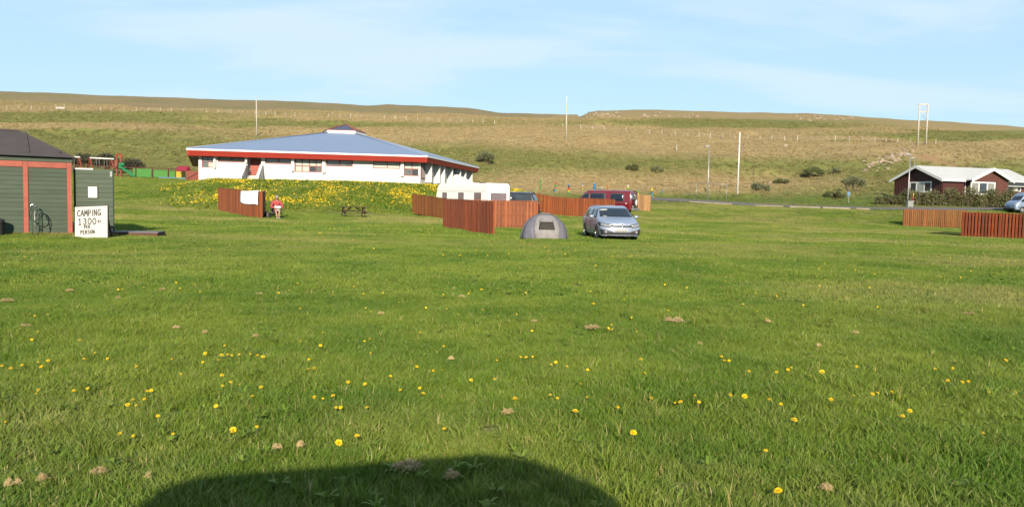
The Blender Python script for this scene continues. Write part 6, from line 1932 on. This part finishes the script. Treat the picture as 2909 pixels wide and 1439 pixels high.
def shrub(label, g, w, h, mm='leaf', dens=1.0, leaf=.09, twigs=16, name='shrub', depth=None, cat='shrub', grp='shrubs on the slope'):
    r = random.Random(label)
    o = thing(name, label, cat, g, 0, grp)
    cs, rs = [], []
    nb = max(9, int(w * h * 3.2))
    dp = depth or w * .6
    for k in range(nb):
        x = r.uniform(-.5, .5) * w * .75; y = r.uniform(-.5, .5) * dp * .7
        top = h * (1 - .55 * (2 * x / w) ** 2) * r.uniform(.65, 1)
        rr = r.uniform(.12, .30) * min(h, 1.6)
        cs.append((x, y, max(rr * .6, top - rr * .8))); rs.append((rr * 1.1, rr, rr * .9))
    tw = MB()
    for k in range(int(twigs)):
        c = r.choice(cs); b0 = Vector((c[0] * .5, c[1] * .5, -.1))
        t = Vector(c) + Vector((r.uniform(-.3, .3), r.uniform(-.2, .2), r.uniform(.0, .35)))
        tw.tube([b0, b0.lerp(t, .5) + Vector((r.uniform(-.1, .1), r.uniform(-.1, .1), .05)), t], [.03, .02, .008], 4, False)
    tw.build('stems', M['twig'], o)
    leaf_mesh('foliage', cs, rs, int(520 * dens * w * h), leaf, M[mm], o, r.randint(0, 10**6))
    return o
SHR = [
 (240, 474, 95, 100, 56, 'leaf_dark', 'dark bush behind the swing frames next to the shed roof'),
 (305, 474, 94, 80, 58, 'leaf_dark', 'twiggy dark bush behind the long swing frame'),
 (378, 474, 97, 84, 42, 'leaf_dark', 'low dark bush right of the slide tower'),
 (1378, 470, None, 66, 40, 'leaf_grey', 'round grey-green bush on the slope right of the blue roof'),
 (1800, 488, None, 44, 24, 'leaf', 'dark bush on the slope above the red van'),
 (1868, 492, None, 40, 22, 'leaf_grey', 'smaller willowy bush on the slope left of the street lamp'),
 (2160, 545, None, 62, 30, 'leaf_grey', 'pale willow bush on the slope right of the tall white pole'),
 (2310, 507, None, 70, 34, 'leaf', 'dark spreading bush on the slope below the rock outcrop'),
 (2375, 492, None, 26, 18, 'leaf_grey', 'small round grey bush on the slope below the rock outcrop'),
 (2425, 545, None, 84, 48, 'leaf_grey', 'large twiggy bush on the slope left of the maroon house'),
 (2368, 566, None, 72, 26, 'leaf', 'low dark bush beside the road left of the small blue sign'),
 (2220, 525, None, 40, 20, 'leaf', 'low bush beside the reddish boulder above the road'),
]
for (u, v, d, wp_, hp3, mm, lab) in SHR:
    g = at(u, d) if d else G(u, v, 88)
    k = g.y / FPX
    shrub(lab, g, wp_ * k, hp3 * k, mm, .55 if 'twiggy' in lab else .9, .10, 26 if 'twiggy' in lab else 14)
# hedge before the house: one clipped row
hc = at(2680, 93.5)
hedge = thing('hedge', 'long brown and green hedge in front of the maroon house', 'hedge', hc)
cs, rs = [], []; tw = MB(); r = random.Random(5)
for k in range(64):
    u = 2492 + (2905 - 2492) * (k + r.random() * .6) / 64
    q = at(u, 94 - max(0, (u - 2690)) * .012 + r.uniform(-.5, .5))
    hh_ = (1.3 if u > 2560 else .8) + (.3 if u > 2690 else 0) + r.uniform(-.25, .2)
    hh_ *= 1 + .22 * math.sin(u * .11) + .12 * math.sin(u * .37)
    for z in (.25, .62, .95):
        cs.append((q.x - hc.x, q.y - hc.y, q.z - hc.z + z * hh_ + r.uniform(-.1, .1))); rs.append((.46, .40, .36))
    for j in range(2):
        b0 = Vector((q.x - hc.x + r.uniform(-.3, .3), q.y - hc.y - r.uniform(.1, .4), q.z - hc.z - .05))
        tw.tube([b0, b0 + Vector((r.uniform(-.25, .25), r.uniform(-.2, .1), hh_ * r.uniform(.7, 1.15)))], [.022, .008], 4, False)
tw.build('stems', M['twig'], hedge)
cs = np.array(cs); cs[:, 2] += .05
leaf_mesh('foliage', cs, rs, 17000, .10, M['leaf_hedge'], hedge, 77)

# ================================================================== DANDELIONS NEAR THE CAMERA
def flower_mesh():
    r = random.Random(3); mb = MB()
    # layered ray florets
    for ring_, (n, ln, up, z) in enumerate(((16, .021, .10, 0), (14, .016, .45, .002), (10, .011, .9, .004), (6, .006, 1.2, .005))):
        for k in range(n):
            a = 2 * math.pi * (k + .5 * (ring_ % 2) + r.uniform(-.2, .2)) / n
            d_ = Vector((math.cos(a), math.sin(a), 0)); s_ = Vector((-math.sin(a), math.cos(a), 0))
            l2 = ln * r.uniform(.85, 1.1)
            tip = d_ * l2 * math.cos(up) + Vector((0, 0, z + l2 * math.sin(up)))
            b0 = d_ * .002 + Vector((0, 0, z))
            mb.add([b0 - s_ * .0018, b0 + s_ * .0018, tip + s_ * .0030, tip - s_ * .0030], [(0, 1, 2, 3)])
    o = mb.build('flower_head', M['dandelion'], None, fix=False); me = o.data; bpy.data.objects.remove(o)
    o = MB().tube([(0, 0, -.02), (.003, 0, .03), (0, 0, 1.0)], [.05, .05, .05], 5).build('stem', M['dandelion_stem'], None); ms = o.data; bpy.data.objects.remove(o)
    return me, ms
FM, FS_ = flower_mesh()
DAND = [(5,919),(27,926),(55,917),(96,910),(121,906),(104,921),(238,887),(212,902),(270,901),(97,980),(92,990),(186,981),(220,976),(343,921),(557,893),(549,905),(573,891),(583,893),(602,891),(630,890),(648,892),(662,897),(558,943),(560,970),(580,961),(603,966),(657,973),(370,982),(380,981),(321,1017),(343,1018),(335,1005),(363,1003),(543,1020),(397,1045),(301,1090),(335,1095),(435,1090),(586,1080),(646,1072),(14,1060),(635,995),(510,910),(516,888),(432,902),(455,940),(777,903),(790,926),(775,928),(755,857),(812,836),(806,868),(838,740),(932,887),(917,857),(930,852),(918,965),(983,945),(1007,980),(1048,921),(1090,931),(1112,930),(1064,990),(1056,975),(1117,1077),(791,998),(812,1001),(838,994),(845,1024),(857,1024),(923,1024),(898,1095),(852,1112),(1244,953),(1185,955),(1250,905),(1310,897),(1323,898),(1340,896),(1295,1002),(1384,993),(1402,1000),(1398,910),(1387,916),(1426,921),(1478,929),(1461,964),(1476,998),(1447,1033),(1593,1087),(1555,1023),(1611,903),(1622,937),(1638,1000),(1815,896),(1822,906),(1834,906),(1884,933),(1837,993),(1873,996),(1748,994),(1712,1010),(1699,1012),(1758,1010),(1935,1004),(1964,1015),(1998,1055),(1953,935),(1982,929),(1990,924),(2068,934),(2037,944),(2147,994),(2155,921),(2090,1004),(2208,987),(2195,990),(2243,985),(2289,1032),(2270,1045),(2352,927),(2384,956),(2421,960),(2436,958),(2397,925),(2472,1088),(2487,985),(2553,985),(2517,905),(2530,905),(1957,1233),(1928,800),(75,790),(87,793),(120,790),(95,833),(200,855),(80,853),(320,852),(460,862),(565,868),(755,775),(640,825),(1057,835),(1116,870),(1115,740),(1493,763),(1300,790),(875,960),(890,720),(1926,1132)]
BIG = {(586,1080),(852,1112),(1593,1087),(1957,1233),(662,897),(1447,1033),(1064,990),(1295,1002),(557,893),(1873,996),(2068,934),(790,926),(1998,1055)}
rd_ = random.Random(9)
for (a, b) in DAND:
    u, v = a * 2909 / 2576, b * 1439 / 1274
    g0 = G(u, v + 12, 3)
    st_h = rd_.uniform(.065, .095)
    # flower seen at (u, v): move along the sight line to the height of the head
    r_ = ray(u, v)
    dd = (EYE.z - (g0.z + st_h)) / max(1e-4, -r_.z) * r_.y
    hd = P(u, v, dd)
    k = (1.12 if (a, b) in BIG else rd_.uniform(.5, .9))
    if (a, b) == (1957, 1233): lab, grp = 'lone yellow dandelion at the bottom right, nearest the camera', None
    elif (a, b) == (1593, 1087): lab, grp = 'single bright dandelion right of centre above the big shadow', None
    elif (a, b) == (586, 1080): lab, grp = 'large yellow dandelion left of centre in the lower lawn, left of a pair', None
    else: lab, grp = 'yellow dandelion flower in the near lawn', 'dandelions in the near lawn'
    o = thing('dandelion', lab, 'flower', (hd.x, hd.y, Hs(hd.x, hd.y)), 0, grp)
    hz_ = hd.z - o.location.z
    f = bpy.data.objects.new('flower_head', FM); C.objects.link(f); f.parent = o
    f.location = (0, 0, hz_); f.scale = (k,) * 3; f.rotation_euler = (RAD(rd_.uniform(5, 50)), RAD(rd_.uniform(-20, 20)), rd_.random() * .6 - .3)
    s_ = bpy.data.objects.new('stem', FS_); C.objects.link(s_); s_.parent = o; s_.scale = (.05, .05, hz_ + .001)

# small flowers farther off, and the flowery bank: too many to count
def flower_cloud(name, label, x, y, hgt, size, tilt=.9):
    n = len(x)
    z = HM_(x, y) + hgt
    k = 6
    a = RNG.random(n) * 6.28; t = RNG.random(n) * tilt
    nrm = np.stack([np.cos(a) * np.sin(t), -np.abs(np.sin(a)) * np.sin(t), np.cos(t)], -1)
    e1 = np.cross(nrm, np.array([0.3, 1, .2])); e1 /= np.linalg.norm(e1, axis=1)[:, None]; e2 = np.cross(nrm, e1)
    p = np.stack([x, y, z], -1)
    vv_ = []
    for j in range(k):
        th = 2 * math.pi * j / k
        vv_.append(p + (e1 * math.cos(th) + e2 * math.sin(th)) * size[:, None])
    top = p + nrm * size[:, None] * .45
    v = np.concatenate([np.stack(vv_, 1), top[:, None]], 1).reshape(-1, 3)
    base = np.arange(n) * (k + 1)
    f = np.concatenate([np.stack([base + j, base + (j + 1) % k, base + k], -1) for j in range(k)])
    me = fast_mesh(name, v, f, 3); me.materials.append(M['dandelion'])
    o = bpy.data.objects.new(name, me); C.objects.link(o); tag(o, label, 'flowers'); o['kind'] = 'stuff'
    return o
# lawn
x, y = scatter(9, 75, 1.3)
cl = fbm(x / 4, y / 4, 71, 3)
keep = (cl > .12) & (RNG.random(len(x)) < np.clip((cl - .05) * 2.2, 0, 1))
x, y = x[keep], y[keep]
flower_cloud('lawn_dandelions', 'scattered tiny dandelions over the middle lawn', x, y, .06 + .03 * RNG.random(len(x)), .014 + .010 * RNG.random(len(x)))
# bank
xs, ys = [], []
n = 70000
y = 54 + RNG.random(n) * 30; s = -1010 + RNG.random(n) * 1130
x = s / FPX * y
base_ = 2.0 * sstep(.0, .5, fbm(x / 3.0, y / 2.2, 81, 3) + .10) * .9 + .12
zrel = H(x, y, False)
on = sstep(.75, 1.5, zrel) * (1 - sstep(3.02, 3.06, zrel) * 0)
infront = np.where(s < -250, y < 70.5, np.where(s < -90, y < 75, y < 83))
edge = sstep(-1010, -900, s) * (1 - sstep(60, 118, s))
crest = 1 + 1.2 * sstep(2.3, 3.0, zrel)
keep = infront & (RNG.random(n) < np.clip(base_ * on * edge * crest * .95, 0, 1))
x, y = x[keep], y[keep]
flower_cloud('bank_dandelions', 'mass of yellow dandelions covering the bank before the white building', x, y, .10 + .14 * RNG.random(len(x)), .030 + .022 * RNG.random(len(x)), 1.3)

# ================================================================== TUFTS OF CUT DRY GRASS
def hay_mesh(seed, n=420):
    """ragged tuft: several small overlapping heaps of long dry stalks, stray stalks round them"""
    r = random.Random(seed); mb = MB()
    heaps = [(r.uniform(-.6, .6), r.uniform(-.35, .35), r.uniform(.25, .5)) for _ in range(4)]
    for k in range(n):
        hx, hy, hr = r.choice(heaps)
        stray = r.random() < .2
        c = Vector((hx + r.gauss(0, hr * (.9 if stray else .45)), hy + r.gauss(0, hr * (.7 if stray else .35)), 0))
        rad = math.hypot(c.x - hx, c.y - hy) / hr
        c.z = max(0, .55 * (1 - rad)) * r.random() + .04
        d_ = Vector((r.gauss(0, 1), r.gauss(0, .8), r.gauss(0, .45))).normalized() * r.uniform(.15, .42)
        s_ = d_.cross(Vector((r.random(), r.random(), r.random()))).normalized() * .013
        m_ = c + Vector((r.gauss(0, .05), r.gauss(0, .05), abs(r.gauss(0, .06))))
        mb.add([c - d_ / 2 - s_, c - d_ / 2 + s_, m_ + s_, m_ - s_, c + d_ / 2 + s_ * .5, c + d_ / 2 - s_ * .5], [(0, 1, 2, 3), (3, 2, 4, 5)])
    o = mb.build('hay', M['hay'], None, fix=False); me = o.data; bpy.data.objects.remove(o); return me
HM = [hay_mesh(k) for k in range(4)]
HAY = [(1018,1203,98,'big tuft of dry cut grass lying inside the shadow at the bottom'), (1142,1222,64,'flatter tuft of dry cut grass inside the shadow, right of the big one'), (697,1151,26,'small dry tuft above the left end of the shadow, left one of a pair'), (752,1149,30,'small dry tuft above the left end of the shadow, right one of a pair'), (245,1216,52,'dry tuft of cut grass at lower left, left of the shadow'), (110,1230,40,'dry tuft at the bottom left, second from the corner'), (30,1245,40,'dry tuft of cut grass in the bottom left corner'), (372,1230,28,'small dry tuft right at the left edge of the shadow'), (1490,838,52,'pale dry tuft in the middle lawn below the car'), (1690,817,60,'long thin dry tuft in the middle lawn right of the car'), (1930,820,20,None), (410,738,26,None), (175,742,26,None), (650,749,24,None), (1160,756,24,None), (25,769,44,None), (2082,1258,42,'dry tuft of cut grass at the bottom edge, right of the shadow'), (2055,884,20,None), (440,838,24,None), (1285,1059,44,None), (645,860,22,None), (1130,920,22,None), (60,835,30,None), (520,850,22,None), (1345,820,20,None), (2150,850,26,None), (2440,800,30,None), (300,760,20,None), (960,800,22,None), (1760,880,20,None)]
for k, (a, b, w_, lab) in enumerate(HAY):
    u, v = a * 2909 / 2576, b * 1439 / 1274
    g = G(u, v, 3)
    o = bpy.data.objects.new('dry_grass_tuft', HM[k % 4]); C.objects.link(o)
    s_ = w_ * 1.129 / 2 * g.y / FPX * 1.12
    o.location = g + Vector((0, 0, .065)); o.scale = (s_, s_ * 1.25, max(.06, min(s_ * .55, .14))); o.rotation_euler = (0, 0, k * 1.7)
    if lab: tag(o, lab, 'grass tuft')
    else: tag(o, 'small tan tuft of dry cut grass on the lawn', 'grass tuft', 'small dry tufts on the lawn')

# ================================================================== GRASS
col_near = clump_collection('near_turf', 6, .15, 125, .030, .095, .0042, .8, M['blade_near'], dead=.025, broad=.02)
col_mid = clump_collection('mid_turf', 6, .26, 165, .035, .09, .0075, .8, M['blade_near'], dead=.03, broad=.01)
col_far = clump_collection('far_turf', 5, .50, 200, .04, .095, .016, .75, M['blade_near'], dead=.05)
col_ros = bpy.data.collections.new('rosettes')
col_tuft = clump_collection('tall_tuft', 5, .10, 46, .07, .17, .0052, .7, M['blade_near'], dead=.08, gauss=True)
col_tus = clump_collection('hill_tussock', 6, .60, 90, .08, .26, .06, .9, M['tussock'], dead=.10, gauss=True)
col_bank = clump_collection('bank_herb', 5, .30, 90, .10, .30, .022, .7, M['blade'], dead=.03, broad=.25, gauss=True)
# leaf rosettes of dandelion and plantain: a few flat toothed leaves each
for q in range(5):
    rr_ = np.random.default_rng(400 + q); vs, fs, tn = [], [], []
    for k in range(8):
        a = 2 * math.pi * k / 8 + rr_.normal(0, .25); ln = rr_.uniform(.06, .13); wd = rr_.uniform(.010, .018); up = rr_.uniform(.15, .7)
        d_ = np.array([math.cos(a), math.sin(a)]); e_ = np.array([-d_[1], d_[0]])
        n0 = len(vs); m_ = 5
        for j in range(m_ + 1):
            t = j / m_; w_ = wd * (math.sin(math.pi * min(1, t * .85 + .12)) + .05) * (1.25 if j % 2 else .8)
            c = d_ * ln * t; zq_ = .015 + ln * up * math.sin(t * 2.0)
            vs += [(c[0] - e_[0] * w_, c[1] - e_[1] * w_, zq_ + .006), (c[0] + e_[0] * w_, c[1] + e_[1] * w_, zq_ + .006)]
        for j in range(m_): fs.append((n0 + 2 * j, n0 + 2 * j + 1, n0 + 2 * j + 3, n0 + 2 * j + 2))
        tn += [rr_.normal(-.02, .05)] * (2 * m_ + 2)
    me = bpy.data.meshes.new('rosette'); me.from_pydata(vs, [], fs); me.update()
    a_ = me.attributes.new('tone', 'FLOAT', 'POINT'); a_.data.foreach_set('value', np.array(tn, np.float32))
    me.materials.append(M['blade']); col_ros.objects.link(bpy.data.objects.new('rosette_%d' % q, me))
def lay(name, label, col, x, y, scl, cnt, dz=0.0, dry_add=0.0, dmul=1.0):
    z = HM_(x, y)
    d, m_ = veg(x, y, z)
    so_ = soil_mask(x, y)
    ok = (RNG.random(len(x)) > so_ * 1.1)
    x, y, z, d, scl = x[ok], y[ok], z[ok], d[ok], scl[ok]
    o = instancer(name, col, np.stack([x, y, z + dz], -1), RNG.random(len(x)) * 6.283, scl, np.clip(d * dmul + dry_add + RNG.normal(0, .06, len(x)), 0, 1), cnt)
    tag(o, label, 'grass'); o['kind'] = 'stuff'
    return o
def hvar(x, y, s0=1.0):
    return s0 * (.85 + .45 * np.clip(fbm(x / 1.6, y / 1.2, 91, 3) + .3, 0, 1) + .12 * RNG.normal(size=len(x)).clip(-1, 1.5))
x, y = scatter(2.6, 13, 82, .74, .6)
lay('near_grass', 'short green lawn grass in the foreground', col_near, x, y, hvar(x, y), 6)
x, y = scatter(13, 34, 22, .72, .5)
lay('middle_grass', 'short green lawn grass in the middle distance', col_mid, x, y, hvar(x, y), 6)
x, y = scatter(34, 88, 4.6, .72, .5)
bk = (x / y * FPX > -840) & (x / y * FPX < -200) & (y > 71)
lay('far_grass', 'lawn grass of the far field', col_far, x[~bk], y[~bk], hvar(x[~bk], y[~bk], 1.0), 5)
x, y = scatter(3, 34, 13.0, .74, .5)
kp = fbm(x / 2.4, y / 1.6, 95, 3) > .06
x, y = x[kp], y[kp]
lay('tall_grass', 'taller tufts of green grass standing in the lawn', col_tuft, x, y, .65 + .6 * RNG.random(len(x)), 5)
x, y = scatter(3, 26, 9, .74, .5)
kp = fbm(x / 2.2, y / 2.2, 97, 3) > .02
x, y = x[kp], y[kp]
lay('leaf_rosettes', 'flat leaf rosettes of dandelions and weeds in the lawn', col_ros, x, y, .32 + .38 * RNG.random(len(x)), 5, dz=.035, dmul=.3)
# tufts along the shed and the sign
xs = np.linspace(0, 1, 420); 
q0, q1 = P(-20, 668, 28.0), P(330, 676, 28.2)
x = q0.x + (q1.x - q0.x) * RNG.random(420); y = q0.y + (q1.y - q0.y) * ((x - q0.x) / (q1.x - q0.x)) + RNG.normal(-.05, .10, 420)
lay('shed_edge_grass', 'taller unmown grass along the foot of the shed', col_tuft, x, y, .7 + .7 * RNG.random(420), 5)
# bank
n = 9000
y = 53 + RNG.random(n) * 31; s = -1020 + RNG.random(n) * 1140; x = s / FPX * y
zrel = H(x, y, False)
ok = (RNG.random(n) < sstep(.6, 1.1, zrel)) & np.where(s < -250, y < 70.8, np.where(s < -90, y < 75.5, y < 83)) & (RNG.random(n) < sstep(-1010, -880, s) * (1 - sstep(70, 118, s)))
lay('bank_grass', 'lush leafy grass on the bank below the white building', col_bank, x[ok], y[ok], .7 + .7 * RNG.random(ok.sum()), 5, dmul=.2)
# hillside tussocks
x, y = scatter(88, 150, 2.0, .72, 0)
ins = np.zeros(len(x), bool)
bx_, by_ = x - EO.x, y - EO.y
ins = (bx_ ** 2 + by_ ** 2 < 20.5 ** 2)
sc_ = (.45 + .55 * sstep(98, 125, y)) * (.7 + .6 * RNG.random(len(x)))
lay('slope_tussocks', 'rough tussock grass on the lower slope', col_tus, x[~ins], y[~ins], sc_[~ins], 6)
x, y = scatter(150, 290, .62, .70, 0)
lay('hill_tussocks', 'rough dry tussock grass on the upper hillside', col_tus, x, y, .9 + .7 * RNG.random(len(x)), 6)
